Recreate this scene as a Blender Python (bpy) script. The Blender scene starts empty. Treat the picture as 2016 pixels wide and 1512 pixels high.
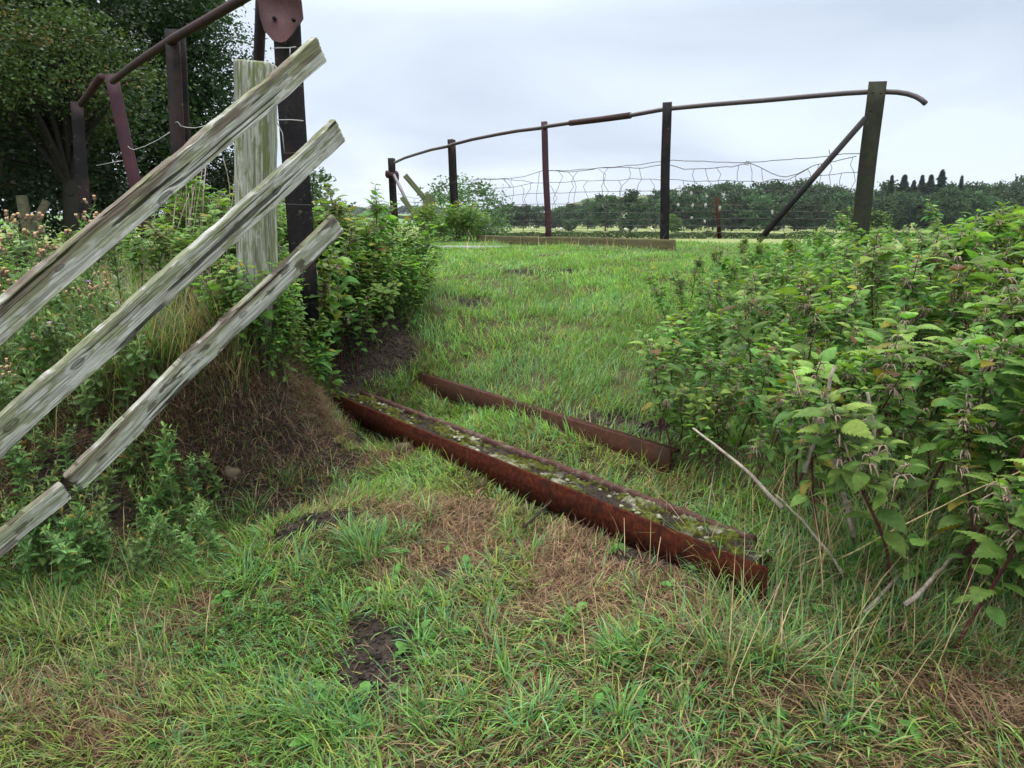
import bpy, math
import numpy as np
from mathutils import Vector, Matrix

# ------------------------------------------------------------------ camera, sky, sun, exposure
SC = bpy.context.scene
COL = SC.collection
R = math.radians
FPX, CX, CY = 1450.0, 1008.0, 756.0
PITCH = math.atan(319.0 / FPX)
cd = bpy.data.cameras.new("camera")
cam = bpy.data.objects.new("camera", cd)
COL.objects.link(cam)
cam.location = (0, 0, 0)
cam.rotation_euler = (math.pi / 2 - PITCH, 0, 0)
cd.sensor_width = 36.0
cd.lens = 36.0 * FPX / 2016.0
cd.clip_start = 0.05
cd.clip_end = 6000
SC.camera = cam

SUN_EL, SUN_AZ = R(52), R(-25)      # azimuth measured from +Y toward +X
world = bpy.data.worlds.new("World")
SC.world = world
world.use_nodes = True
nt = world.node_tree
nt.nodes.clear()
def wn(t, **k):
    n = nt.nodes.new(t)
    for a, b in k.items():
        setattr(n, a, b)
    return n
out = wn('ShaderNodeOutputWorld')
bg = wn('ShaderNodeBackground'); bg.inputs[1].default_value = 1.0
sky = wn('ShaderNodeTexSky', sky_type='NISHITA', sun_disc=False, sun_elevation=SUN_EL, sun_rotation=SUN_AZ)
tc = wn('ShaderNodeTexCoord')
sep = wn('ShaderNodeSeparateXYZ')
nt.links.new(tc.outputs['Generated'], sep.inputs[0])
zz = wn('ShaderNodeMath', operation='MAXIMUM'); zz.inputs[1].default_value = 0.0
nt.links.new(sep.outputs[2], zz.inputs[0])
za = wn('ShaderNodeMath', operation='ADD'); za.inputs[1].default_value = 0.22
nt.links.new(zz.outputs[0], za.inputs[0])
dx = wn('ShaderNodeMath', operation='DIVIDE'); dy = wn('ShaderNodeMath', operation='DIVIDE')
nt.links.new(sep.outputs[0], dx.inputs[0]); nt.links.new(za.outputs[0], dx.inputs[1])
nt.links.new(sep.outputs[1], dy.inputs[0]); nt.links.new(za.outputs[0], dy.inputs[1])
cmb = wn('ShaderNodeCombineXYZ')
nt.links.new(dx.outputs[0], cmb.inputs[0]); nt.links.new(dy.outputs[0], cmb.inputs[1])
cmb.inputs[2].default_value = 3.7
nz = wn('ShaderNodeTexNoise'); nz.inputs['Scale'].default_value = 0.85
nz.inputs['Detail'].default_value = 5; nz.inputs['Roughness'].default_value = 0.45
nz.inputs['Distortion'].default_value = 0.5
nt.links.new(cmb.outputs[0], nz.inputs['Vector'])
ramp = wn('ShaderNodeValToRGB')
ramp.color_ramp.elements[0].position = 0.36; ramp.color_ramp.elements[0].color = (0.60, 0.71, 0.90, 1)
ramp.color_ramp.elements[1].position = 0.64; ramp.color_ramp.elements[1].color = (0.90, 1.03, 1.16, 1)
nt.links.new(nz.outputs[0], ramp.inputs[0])
# an overcast sky is brighter overhead than at the horizon
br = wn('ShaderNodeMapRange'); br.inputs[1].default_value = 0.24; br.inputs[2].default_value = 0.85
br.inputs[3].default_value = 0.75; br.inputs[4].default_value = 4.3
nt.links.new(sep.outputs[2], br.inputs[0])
vm = wn('ShaderNodeVectorMath', operation='SCALE')
zn = wn('ShaderNodeMix', data_type='RGBA'); zn.inputs[7].default_value = (0.86, 0.86, 0.84, 1)
zf = wn('ShaderNodeMapRange'); zf.inputs[1].default_value = 0.25; zf.inputs[2].default_value = 0.8
nt.links.new(sep.outputs[2], zf.inputs[0]); nt.links.new(zf.outputs[0], zn.inputs[0]); nt.links.new(ramp.outputs[0], zn.inputs[6])
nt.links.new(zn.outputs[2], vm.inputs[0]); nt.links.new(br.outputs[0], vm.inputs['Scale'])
vs = wn('ShaderNodeVectorMath', operation='SCALE'); vs.inputs['Scale'].default_value = 0.03
hs = wn('ShaderNodeHueSaturation'); hs.inputs['Saturation'].default_value = 0.35
nt.links.new(sky.outputs[0], hs.inputs['Color'])
nt.links.new(hs.outputs[0], vs.inputs[0])
va = wn('ShaderNodeVectorMath', operation='ADD')
nt.links.new(vm.outputs[0], va.inputs[0]); nt.links.new(vs.outputs[0], va.inputs[1])
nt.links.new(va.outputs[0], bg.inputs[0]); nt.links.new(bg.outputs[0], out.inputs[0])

ld = bpy.data.lights.new("sun", 'SUN')
ld.energy = 1.5; ld.angle = R(11); ld.color = (1.0, 0.97, 0.92)
lo = bpy.data.objects.new("sun", ld); COL.objects.link(lo)
sd = Vector((math.sin(SUN_AZ) * math.cos(SUN_EL), math.cos(SUN_AZ) * math.cos(SUN_EL), math.sin(SUN_EL)))
lo.rotation_euler = sd.to_track_quat('Z', 'Y').to_euler()
lo.location = sd * 50
vset = SC.view_settings
vset.view_transform = 'Standard'; vset.look = 'None'; vset.exposure = 0.0; vset.gamma = 1.0; vset.use_curve_mapping = False
SC.cycles.max_bounces = 5; SC.cycles.diffuse_bounces = 2; SC.cycles.glossy_bounces = 2
SC.cycles.transmission_bounces = 3; SC.cycles.transparent_max_bounces = 4
SC.cycles.volume_bounces = 0

# ------------------------------------------------------------------ helpers
rng = np.random.default_rng(11)
def W(px, py, D):
    """the place on the line of sight of a point of the view, D metres ahead"""
    x = (px - CX) / FPX; y = (CY - py) / FPX
    Y = math.cos(PITCH) + y * math.sin(PITCH); Z = -math.sin(PITCH) + y * math.cos(PITCH)
    return np.array([x * D / Y, D, Z * D / Y])
def PX(P):
    P = np.atleast_2d(P)
    d = P[:, 1] * math.cos(PITCH) - P[:, 2] * math.sin(PITCH)
    u = P[:, 1] * math.sin(PITCH) + P[:, 2] * math.cos(PITCH)
    d = np.where(np.abs(d) < 1e-6, 1e-6, d)
    return CX + FPX * P[:, 0] / d, CY - FPX * u / d, d
def hsh(i, j, s):
    v = np.sin(i * 127.1 + j * 311.7 + s * 74.7) * 43758.5453
    return v - np.floor(v)
def vnoise(x, y, s=0.0):
    xi = np.floor(x); yi = np.floor(y); fx = x - xi; fy = y - yi
    fx = fx * fx * (3 - 2 * fx); fy = fy * fy * (3 - 2 * fy)
    a = hsh(xi, yi, s); b = hsh(xi + 1, yi, s); c = hsh(xi, yi + 1, s); d = hsh(xi + 1, yi + 1, s)
    return (a * (1 - fx) + b * fx) * (1 - fy) + (c * (1 - fx) + d * fx) * fy
def fbm(x, y, s=0.0, o=4):
    t = 0; a = 0.5; n = 0
    for k in range(o):
        t = t + a * vnoise(x * 2 ** k, y * 2 ** k, s + k * 3.1); n += a; a *= 0.5
    return t / n
def sstep(a, b, x):
    t = np.clip((x - a) / (b - a), 0, 1)
    return t * t * (3 - 2 * t)

def make_mesh(name, V, F, col=None, smooth=False):
    """V (n,3); F a (m,k) array or list of such arrays; col (n,3) point colours"""
    V = np.asarray(V, dtype=np.float32)
    Fs = F if isinstance(F, list) and len(F) and isinstance(F[0], np.ndarray) else [np.asarray(F, dtype=np.int32)]
    Fs = [f for f in Fs if len(f)]
    me = bpy.data.meshes.new(name)
    nl = sum(f.size for f in Fs); npo = sum(len(f) for f in Fs)
    me.vertices.add(len(V)); me.vertices.foreach_set('co', V.ravel())
    me.loops.add(nl); me.loops.foreach_set('vertex_index', np.concatenate([f.ravel() for f in Fs]).astype(np.int32))
    me.polygons.add(npo)
    st = []; o = 0
    for f in Fs:
        st.append(o + np.arange(len(f)) * f.shape[1]); o += f.size
    me.polygons.foreach_set('loop_start', np.concatenate(st).astype(np.int32))
    if smooth:
        me.polygons.foreach_set('use_smooth', np.ones(npo, dtype=bool))
    if col is not None:
        a = me.color_attributes.new('Col', 'FLOAT_COLOR', 'POINT')
        c = np.ones((len(V), 4), dtype=np.float32); c[:, :3] = col
        a.data.foreach_set('color', c.ravel())
    me.update(calc_edges=True)
    return me
def obj(name, me, mat=None, parent=None):
    o = bpy.data.objects.new(name, me)
    COL.objects.link(o)
    if mat is not None and me is not None and len(me.materials) == 0:
        me.materials.append(mat)
    if parent is not None:
        o.parent = parent
    return o
def tag(o, label=None, cat=None, group=None, kind=None):
    if label: o['label'] = label
    if cat: o['category'] = cat
    if group: o['group'] = group
    if kind: o['kind'] = kind
    return o
def empty(name, loc=(0, 0, 0), rz=0.0):
    o = bpy.data.objects.new(name, None); COL.objects.link(o)
    o.location = tuple(float(a) for a in loc); o.rotation_euler = (0, 0, rz); o.empty_display_size = 0.05
    return o
class MB:
    """collects shapes of one part"""
    def __init__(self): self.V = []; self.F = {}; self.C = []; self.n = 0
    def add(self, V, F, c=None):
        V = np.asarray(V, dtype=float).reshape(-1, 3)
        for f in (F if isinstance(F, list) and len(F) and isinstance(F[0], np.ndarray) else [np.asarray(F, dtype=int)]):
            if len(f): self.F.setdefault(f.shape[1], []).append(f + self.n)
        self.V.append(V); self.n += len(V)
        if c is None: c = (1, 1, 1)
        c = np.asarray(c, dtype=float)
        self.C.append(np.broadcast_to(c, V.shape).copy() if c.ndim == 1 else c)
    def tube(self, pts, r, k=8, c=None, cap=True):
        pts = np.asarray(pts, dtype=float); n = len(pts)
        r = np.broadcast_to(np.asarray(r, dtype=float), (n,))
        T = np.gradient(pts, axis=0); T /= np.linalg.norm(T, axis=1)[:, None] + 1e-12
        ref = np.array([0, 0, 1.0]) if abs(T[:, 2]).mean() < 0.8 else np.array([1.0, 0, 0])
        A = np.cross(T, ref); A /= np.linalg.norm(A, axis=1)[:, None] + 1e-12
        B = np.cross(T, A)
        th = np.arange(k) * 2 * math.pi / k
        V = pts[:, None, :] + r[:, None, None] * (np.cos(th)[None, :, None] * A[:, None, :] + np.sin(th)[None, :, None] * B[:, None, :])
        V = V.reshape(-1, 3)
        i = np.arange(n - 1)[:, None] * k; j = np.arange(k)[None, :]; j2 = (j + 1) % k
        F = np.stack([i + j, i + j2, i + k + j2, i + k + j], -1).reshape(-1, 4)
        Fl = [F]
        if cap:
            Fl.append(np.array([list(range(k))[::-1]])); Fl.append(np.array([list(range((n - 1) * k, n * k))]))
        self.add(V, Fl, c)
    def sweep(self, prof, pts, up, c=None, cap=True):
        """closed 2-D profile (side, up) carried along pts"""
        prof = np.asarray(prof, float); pts = np.asarray(pts, float); n = len(pts); k = len(prof)
        T = np.gradient(pts, axis=0); T /= np.linalg.norm(T, axis=1)[:, None]
        up = np.asarray(up, float)
        S = np.cross(T, up); S /= np.linalg.norm(S, axis=1)[:, None]
        U = np.cross(S, T)
        V = (pts[:, None] + prof[None, :, :1] * S[:, None] + prof[None, :, 1:] * U[:, None]).reshape(-1, 3)
        i = np.arange(n - 1)[:, None] * k; j = np.arange(k)[None, :]; j2 = (j + 1) % k
        F = np.stack([i + j, i + j2, i + k + j2, i + k + j], -1).reshape(-1, 4)
        Fl = [F]
        if cap:
            Fl.append(np.array([list(range(k))[::-1]])); Fl.append(np.array([list(range((n - 1) * k, n * k))]))
        self.add(V, Fl, c)
    def box(self, c0, half, R3=None, c=None):
        s = np.array([[x, y, z] for z in (-1, 1) for y in (-1, 1) for x in (-1, 1)], float) * np.asarray(half)
        if R3 is not None: s = s @ np.asarray(R3).T
        self.add(s + np.asarray(c0), np.array([[0, 2, 3, 1], [4, 5, 7, 6], [0, 1, 5, 4], [2, 6, 7, 3], [0, 4, 6, 2], [1, 3, 7, 5]]), c)
    def lump(self, c0, rad, seed=0, c=None, rough=0.2, nu=10, nv=14):
        u = np.linspace(0, math.pi, nu)[:, None]; v = (np.arange(nv) * 2 * math.pi / nv)[None, :]
        d = np.stack([np.sin(u) * np.cos(v), np.sin(u) * np.sin(v), np.cos(u) * np.ones_like(v)], -1)
        w = 1 + rough * (fbm(d[..., 0] * 1.7 + 9 + d[..., 2], d[..., 1] * 1.7 + 5 - d[..., 2] * .7, seed, 3) - 0.5) * 2
        V = (d * w[..., None] * np.asarray(rad)).reshape(-1, 3) + np.asarray(c0)
        i = np.arange(nu - 1)[:, None] * nv; j = np.arange(nv)[None, :]; j2 = (j + 1) % nv
        self.add(V, np.stack([i + j, i + nv + j, i + nv + j2, i + j2], -1).reshape(-1, 4), c)
    def mesh(self, name, smooth=False):
        V = np.concatenate(self.V); C = np.concatenate(self.C)
        return make_mesh(name, V, [np.concatenate(f) for f in self.F.values()], C, smooth)
    def build(self, name, mat, parent=None, smooth=False):
        return obj(name, self.mesh(name, smooth), mat, parent)
def rel(pts, o):
    return np.asarray(pts, float) - np.asarray(o, float)

# ------------------------------------------------------------------ materials
class NM:
    def __init__(self, name):
        self.m = bpy.data.materials.new(name); self.m.use_nodes = True
        self.t = self.m.node_tree; self.t.nodes.clear()
        self.o = self.n('ShaderNodeOutputMaterial')
    def n(self, t, **k):
        x = self.t.nodes.new(t)
        for a, b in k.items(): setattr(x, a, b)
        return x
    def l(self, a, b): self.t.links.new(a, b)
    def set(self, node, **k):
        for a, b in k.items(): node.inputs[a.replace('_', ' ')].default_value = b
    def noise(self, vec, scale, detail=4, rough=0.55, dist=0.0):
        x = self.n('ShaderNodeTexNoise'); self.set(x, Scale=scale, Detail=detail, Roughness=rough, Distortion=dist)
        if vec is not None: self.l(vec, x.inputs['Vector'])
        return x.outputs[0]
    def mapping(self, vec, scale=(1, 1, 1), rot=(0, 0, 0)):
        x = self.n('ShaderNodeMapping'); x.inputs['Scale'].default_value = scale; x.inputs['Rotation'].default_value = rot
        self.l(vec, x.inputs['Vector']); return x.outputs[0]
    def ramp(self, fac, stops):
        x = self.n('ShaderNodeValToRGB'); cr = x.color_ramp
        while len(cr.elements) < len(stops): cr.elements.new(0.5)
        for e, (p, c) in zip(cr.elements, stops):
            e.position = p; e.color = (c, c, c, 1) if not hasattr(c, '__len__') else (*c, 1)
        self.l(fac, x.inputs[0]); return x.outputs[0]
    def mix(self, fac, a, b, mode='MIX'):
        x = self.n('ShaderNodeMix', data_type='RGBA', blend_type=mode)
        for i, v in ((0, fac), (6, a), (7, b)):
            if hasattr(v, 'links') or hasattr(v, 'is_linked'): self.l(v, x.inputs[i])
            else: x.inputs[i].default_value = v if i == 0 else (*v, 1)
        return x.outputs[2]
    def bump(self, h, strength, dist):
        x = self.n('ShaderNodeBump'); self.set(x, Strength=strength, Distance=dist); self.l(h, x.inputs['Height']); return x.outputs[0]
    def bsdf(self, col, rough=0.8, normal=None, spec=0.3, metal=0.0):
        b = self.n('ShaderNodeBsdfPrincipled')
        if hasattr(col, 'is_linked'): self.l(col, b.inputs['Base Color'])
        else: b.inputs['Base Color'].default_value = (*col, 1)
        if hasattr(rough, 'is_linked'): self.l(rough, b.inputs['Roughness'])
        else: b.inputs['Roughness'].default_value = rough
        b.inputs['Specular IOR Level'].default_value = spec; b.inputs['Metallic'].default_value = metal
        if normal is not None: self.l(normal, b.inputs['Normal'])
        return b.outputs[0]
    def done(self, sh): self.l(sh, self.o.inputs[0]); return self.m
def leafmat(name, tint=(1, 1, 1), trans=0.4, rough=0.5, spec=0.35, hue=0.02, val=0.25):
    m = NM(name)
    at = m.n('ShaderNodeAttribute', attribute_name='Col')
    c = m.mix(1.0, at.outputs['Color'], tint, 'MULTIPLY')
    oi = m.n('ShaderNodeObjectInfo')
    h = m.n('ShaderNodeHueSaturation')
    r1 = m.n('ShaderNodeMapRange'); r1.inputs[3].default_value = 0.5 - hue; r1.inputs[4].default_value = 0.5 + hue
    r2 = m.n('ShaderNodeMapRange'); r2.inputs[3].default_value = 1 - val; r2.inputs[4].default_value = 1 + val
    m.l(oi.outputs['Random'], r1.inputs[0]); m.l(oi.outputs['Random'], r2.inputs[0])
    m.l(r1.outputs[0], h.inputs['Hue']); m.l(r2.outputs[0], h.inputs['Value']); m.l(c, h.inputs['Color'])
    c = h.outputs[0]
    po_ = m.n('ShaderNodeNewGeometry').outputs['Position']; c = m.mix(1.0, c, m.ramp(m.noise(po_, 70 if name == 'nettle_leaf' else 30, 3, .6), [(.3, .72), (.7, 1.25)]), 'MULTIPLY')
    b = m.bsdf(c, rough, spec=spec)
    tr = m.n('ShaderNodeBsdfTranslucent')
    tcn = m.mix(1.0, c, (1.15, 1.25, 0.6), 'MULTIPLY')
    m.l(tcn, tr.inputs[0])
    ms = m.n('ShaderNodeMixShader'); ms.inputs[0].default_value = trans
    m.l(b, ms.inputs[1]); m.l(tr.outputs[0], ms.inputs[2])
    return m.done(ms.outputs[0])
def colmat(name, rough=0.85, spec=0.2, bump=None):
    m = NM(name); at = m.n('ShaderNodeAttribute', attribute_name='Col')
    tcn = m.n('ShaderNodeTexCoord').outputs['Object']
    nz_ = m.noise(tcn, 90, 3)
    c = m.mix(0.5, at.outputs['Color'], m.mix(1.0, at.outputs['Color'], m.ramp(nz_, [(0.3, 0.4), (0.7, 1.6)]), 'MULTIPLY'))
    nrm = m.bump(m.noise(tcn, bump[0], 4), bump[1], bump[2]) if bump else None
    return m.done(m.bsdf(c, rough, nrm, spec))
def woodmat(name, light=(0.46, 0.46, 0.41), dark=(0.10, 0.095, 0.075), moss=(0.12, 0.14, 0.045), mossy=0.5, brown=0.45, vert=False, seed=0.0):
    m = NM(name)
    tco = m.n('ShaderNodeTexCoord').outputs['Object']
    mp = m.n('ShaderNodeMapping'); mp.inputs['Location'].default_value = (seed, seed * .3, 0)
    m.l(tco, mp.inputs['Vector']); v = mp.outputs[0]
    warp = m.noise(m.mapping(v, (2.5, 14, 14)), 1.0, 3)
    wv = m.n('ShaderNodeVectorMath', operation='MULTIPLY_ADD')
    wv.inputs[1].default_value = (0, 1, 1)
    cw = m.n('ShaderNodeVectorMath', operation='SCALE'); cw.inputs['Scale'].default_value = 0.02
    wnx = m.n('ShaderNodeTexNoise'); m.set(wnx, Scale=1.0, Detail=3.0); m.l(m.mapping(v, (3, 12, 12)), wnx.inputs['Vector'])
    m.l(wnx.outputs[1], cw.inputs[0])
    addv = m.n('ShaderNodeVectorMath', operation='ADD'); m.l(v, addv.inputs[0]); m.l(cw.outputs[0], addv.inputs[1])
    vv = addv.outputs[0]
    grain = m.noise(m.mapping(vv, (1.6, 120, 120)), 1.0, 3, 0.6)
    fine = m.noise(m.mapping(vv, (5, 300, 300)), 1.0, 2, 0.6)
    flake = m.noise(m.mapping(v, (7, 38, 38)), 1.0, 4, 0.65)
    g = m.ramp(grain, [(0.38, 0.0), (0.47, 0.55), (0.62, 1.0)])
    c = m.mix(g, dark, light)
    c = m.mix(m.ramp(fine, [(0.38, 0.7), (0.52, 0.0)]), c, dark)
    fl = m.ramp(flake, [(0.58, 0.0), (0.62, 0.45)])
    c = m.mix(fl, c, tuple(a * 1.25 for a in light))
    br_ = m.ramp(m.noise(m.mapping(v, (2.2, 16, 16)), 1.0, 4), [(0.50, 0.0), (0.68, brown)])
    c = m.mix(br_, c, (0.11, 0.075, 0.055))
    ms = m.ramp(m.noise(m.mapping(v, (5, 26, 26)), 1.3, 6, 0.72), [(0.50, 0.0), (0.57, mossy)])
    c = m.mix(ms, c, moss)
    c = m.mix(0.12, c, (0.27, 0.32, 0.16))
    hm = m.mix(0.35, m.mix(0.5, g, fine), flake)
    return m.done(m.bsdf(c, 0.9, m.bump(hm, 0.9, 0.006), 0.12))
def rustmat(name, a, b, c3=None, scale=18, bump=0.004, rough=0.8, spec=0.3, fleck=None):
    m = NM(name); v = m.n('ShaderNodeTexCoord').outputs['Object']
    n1 = m.noise(v, scale, 6, 0.65); n2 = m.noise(v, scale * 9, 4, 0.7); n3 = m.noise(v, scale * .35, 4, 0.6)
    c = m.mix(m.ramp(n1, [(0.35, 0.0), (0.65, 1.0)]), a, b)
    c = m.mix(m.ramp(n2, [(0.4, 0.45), (0.62, 0.0)]), c, tuple(x * .3 for x in a))
    if c3: c = m.mix(m.ramp(n3, [(0.5, 0.0), (0.64, 0.8)]), c, c3)
    if fleck: c = m.mix(m.ramp(m.noise(v, scale * 3, 5, 0.7), [(0.62, 0.0), (0.68, 0.8)]), c, fleck)
    return m.done(m.bsdf(c, rough, m.bump(m.mix(0.5, n2, n1), 1.0, bump), spec))

M = {}
M['wood'] = [woodmat('weathered_wood_%d' % i, seed=i * 7.3, mossy=(0.85, 0.75, 0.6, 0.85)[i], brown=(0.9, 0.25, 0.85, 0.2)[i]) for i in range(4)]
M['wood_far'] = woodmat('green_wood', light=(0.20, 0.24, 0.13), dark=(0.06, 0.07, 0.04), mossy=0.7)
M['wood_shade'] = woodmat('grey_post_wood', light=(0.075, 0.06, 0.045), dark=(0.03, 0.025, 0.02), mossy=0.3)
M['timber'] = woodmat('kerb_timber', light=(0.13, 0.10, 0.055), dark=(0.045, 0.03, 0.02), moss=(0.13, 0.13, 0.04), mossy=0.5, brown=0.6)
M['rust'] = rustmat('red_rust', (0.040, 0.010, 0.006), (0.135, 0.032, 0.014), (0.028, 0.012, 0.009), 60, 0.008, 0.95, 0.1, fleck=(0.14, 0.055, 0.022))
M['rust_old'] = rustmat('brown_rust', (0.045, 0.018, 0.011), (0.085, 0.034, 0.018), (0.035, 0.02, 0.014), 30, 0.005, 0.9, 0.15)
M['rust_ridge'] = rustmat('lichened_rust', (0.06, 0.026, 0.020), (0.11, 0.05, 0.038), (0.14, 0.115, 0.09), 70, 0.006, 0.85, 0.2)
M['plate'] = rustmat('maroon_steel', (0.075, 0.028, 0.030), (0.105, 0.042, 0.043), (0.055, 0.028, 0.034), 14, 0.002, 0.6)
M['maroon'] = rustmat('maroon_post_steel', (0.052, 0.018, 0.028), (0.085, 0.028, 0.035), (0.045, 0.02, 0.03), 8, 0.003, 0.65)
M['tar'] = rustmat('black_tar', (0.008, 0.007, 0.009), (0.020, 0.017, 0.018), (0.040, 0.020, 0.018), 10, 0.006, 0.7, 0.2, fleck=(0.10, 0.09, 0.05))
M['tar_green'] = rustmat('mossy_steel', (0.028, 0.028, 0.020), (0.045, 0.05, 0.028), (0.03, 0.022, 0.022), 14, 0.004, 0.8, 0.2, fleck=(0.07, 0.08, 0.04))
M['pipe'] = rustmat('grey_pipe', (0.055, 0.045, 0.055), (0.085, 0.055, 0.06), (0.06, 0.035, 0.035), 12, 0.002, 0.5, 0.5)
M['pipe_rust'] = rustmat('rusty_pipe', (0.035, 0.014, 0.014), (0.065, 0.024, 0.022), (0.03, 0.02, 0.022), 16, 0.002, 0.65, 0.25)
M['wire'] = rustmat('wire', (0.05, 0.045, 0.045), (0.09, 0.07, 0.06), None, 20, 0.0005, 0.6)
M['wire_pale'] = rustmat('pale_wire', (0.35, 0.35, 0.34), (0.5, 0.5, 0.48), None, 20, 0.0005, 0.4)
M['concrete'] = rustmat('concrete', (0.25, 0.26, 0.26), (0.33, 0.34, 0.33), None, 8, 0.004, 0.9)
M['stone'] = rustmat('field_stone', (0.10, 0.078, 0.052), (0.15, 0.12, 0.08), (0.06, 0.05, 0.035), 30, 0.006, 0.9, 0.1)
M['leaf'] = leafmat('nettle_leaf', rough=.62, spec=.2)
M['thleaf'] = leafmat('thistle_leaf', trans=0.25)
M['grass'] = leafmat('grass_blade', trans=0.4, rough=0.55, hue=0.0, val=0.0)
M['dry'] = leafmat('dry_grass', trans=0.2, rough=0.8, spec=0.1, hue=0.0, val=0.0)
M['crown'] = leafmat('tree_leaf', trans=0.3, hue=0.015, val=0.22)
M['far'] = leafmat('far_leaf', trans=0.12, hue=0.012, val=0.28, spec=0.1, rough=0.8)
M['stem'] = colmat('plant_stem', 0.7, 0.25)
M['bark'] = colmat('bark', 0.95, 0.1, (40, 1.0, 0.01))
M['fluff'] = colmat('fluff', 0.95, 0.05)
M['lichen'] = colmat('moss_and_lichen', 0.95, 0.05, (160, 1.0, 0.006))

# ------------------------------------------------------------------ ground shape
AX = np.array([-0.635, 0.772]); NRM = np.array([0.772, 0.635])      # bridge direction, and the way across it
ctrl = []
def cp(px, py, D): ctrl.append(W(px, py, D))
def cw_(x, y, z): ctrl.append(np.array([x, y, z], float))
for a in [(1000, 1512, 1.34), (1000, 1300, 1.66), (1000, 1080, 2.16), (450, 1512, 1.42), (450, 1300, 1.74), (450, 1100, 2.16),
          (0, 1512, 1.42), (0, 1250, 1.78), (0, 1080, 2.12), (1600, 1512, 1.30), (1600, 1280, 1.62), (2016, 1512, 1.30), (2016, 1250, 1.66),
          (750, 960, 2.62), (620, 1000, 2.42),
          (1000, 700, 3.85), (1000, 600, 4.65), (1000, 530, 5.7), (1000, 500, 7.2), (870, 640, 4.15), (860, 560, 4.95), (1250, 600, 4.45),
          (1250, 700, 3.6), (1250, 525, 5.7), (1500, 560, 4.8), (1600, 525, 5.7), (740, 710, 3.9), (700, 755, 3.72), (640, 830, 3.15), (600, 850, 2.98), (790, 640, 4.1), (700, 650, 3.95),
          (500, 690, 2.80), (540, 690, 2.86), (470, 695, 2.76), (505, 670, 2.92), (430, 735, 2.74), (330, 770, 2.66), (450, 930, 2.62), (560, 900, 2.75), (600, 800, 3.0), (330, 980, 2.46), (380, 860, 2.68)]: cp(*a)
for a in [(0, 0, -1.2), (3, 0, -1.2), (-3, 0, -1.2), (0, -3, -1.25), (4, -3, -1.25), (-4, -3, -1.25),
          (-.92, 3.55, -.95), (-.5, 2.98, -.97), (-.07, 2.45, -.98), (.33, 1.93, -.98), (.62, 1.55, -.985),
          (-.62, 3.62, -.91), (-.22, 3.1, -.93), (.2, 2.55, -.93), (.62, 2.05, -.92), (.95, 1.75, -.92),
          (-.35, 3.82, -.76), (.12, 3.25, -.775), (.55, 2.72, -.79), (1.0, 2.2, -.83), (1.5, 1.7, -.95),
          (1.6, 3.0, -.78), (2.3, 2.6, -.82), (3.2, 2.2, -.9), (2.6, 3.8, -.6), (3.6, 3.6, -.65), (1.6, 4.0, -.62), (3.0, 5.2, -.4), (4.5, 4.6, -.55),
          (-1.14, 3.35, -.42), (-1.2, 3.75, -.42), (-1.12, 4.3, -.38), (-.86, 3.4, -.90), (-.98, 3.62, -.84), (-.97, 3.85, -.72), (-.8, 3.3, -.93), (-1.6, 3.3, -.40), (-2.0, 4.3, -.36), (-3.1, 5.7, -.42), (-4.1, 6.9, -.46),
          (-1.6, 2.85, -.52), (-2.3, 2.55, -.62), (-2.3, 2.1, -.82), (-3.5, 2.5, -.8), (-4, 4, -.75), (-1.4, 2.3, -.93),
          (-1.2, 5.5, -.31), (-2, 7, -.28), (-1.2, 9.5, -.27), (0, 9, -.27), (1.2, 7.2, -.27), (-3, 11, -.27), (-2, 13, -.3), (-5, 9, -.5),
          (3.1, 6.3, -.3), (-6, 6, -.8), (6, 3, -.8), (6, 0, -1.15), (-6, 0, -1.1)]: cw_(*a)
CP = np.array(ctrl)
def tps_k(r2): return 0.5 * r2 * np.log(r2 + 1e-9)
def tps_fit(P, lam=0.0015):
    n = len(P); X = P[:, :2]
    r2 = ((X[:, None] - X[None]) ** 2).sum(-1)
    K = tps_k(r2) + lam * np.eye(n)
    Q = np.c_[np.ones(n), X]
    A = np.block([[K, Q], [Q.T, np.zeros((3, 3))]])
    return np.linalg.solve(A, np.r_[P[:, 2], 0, 0, 0])
TW = tps_fit(CP)
def tps(x, y):
    sh = np.shape(x); x = np.ravel(x); y = np.ravel(y); o = np.zeros(len(x))
    for s in range(0, len(x), 20000):
        xx = x[s:s + 20000]; yy = y[s:s + 20000]
        r2 = (xx[:, None] - CP[None, :, 0]) ** 2 + (yy[:, None] - CP[None, :, 1]) ** 2
        o[s:s + 20000] = tps_k(r2) @ TW[:len(CP)] + TW[-3] + TW[-2] * xx + TW[-1] * yy
    return o.reshape(sh)
FIELD_Z = -2.6
# soil, dry grass and lush patches: place in the view, radius in metres
def H_raw(x, y):
    near = np.clip(tps(np.clip(x, -6, 6), np.clip(y, -3, 13.5)), -1.3, -0.2)
    s = (x - 3.15) * NRM[0] + (y - 6.35) * NRM[1]          # metres beyond the right-hand parapet
    s2 = (x - .6) * AX[0] + (y - 8) * AX[1]                # metres along the bridge
    g = near
    far = FIELD_Z + 0.25 * (fbm(x * .02, y * .02, 5, 3) - .5)
    w = sstep(0.35, 7.0, s) * sstep(-6.0, -2.0, s2 + 0 * s)
    w2 = sstep(11.0, 26.0, s2)
    ls = -((x + .95) * NRM[0] + (y - 3.3) * NRM[1])         # metres left of the left-hand parapet
    w3 = sstep(0.4, 3.5, ls) * 0.22
    g = g * (1 - np.maximum(w, w2)) + far * np.maximum(w, w2)
    g = g - w3 * (1 - np.maximum(w, w2))
    w4 = sstep(14, 40, np.hypot(x, y - 4))
    return g * (1 - w4) + far * w4
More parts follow.
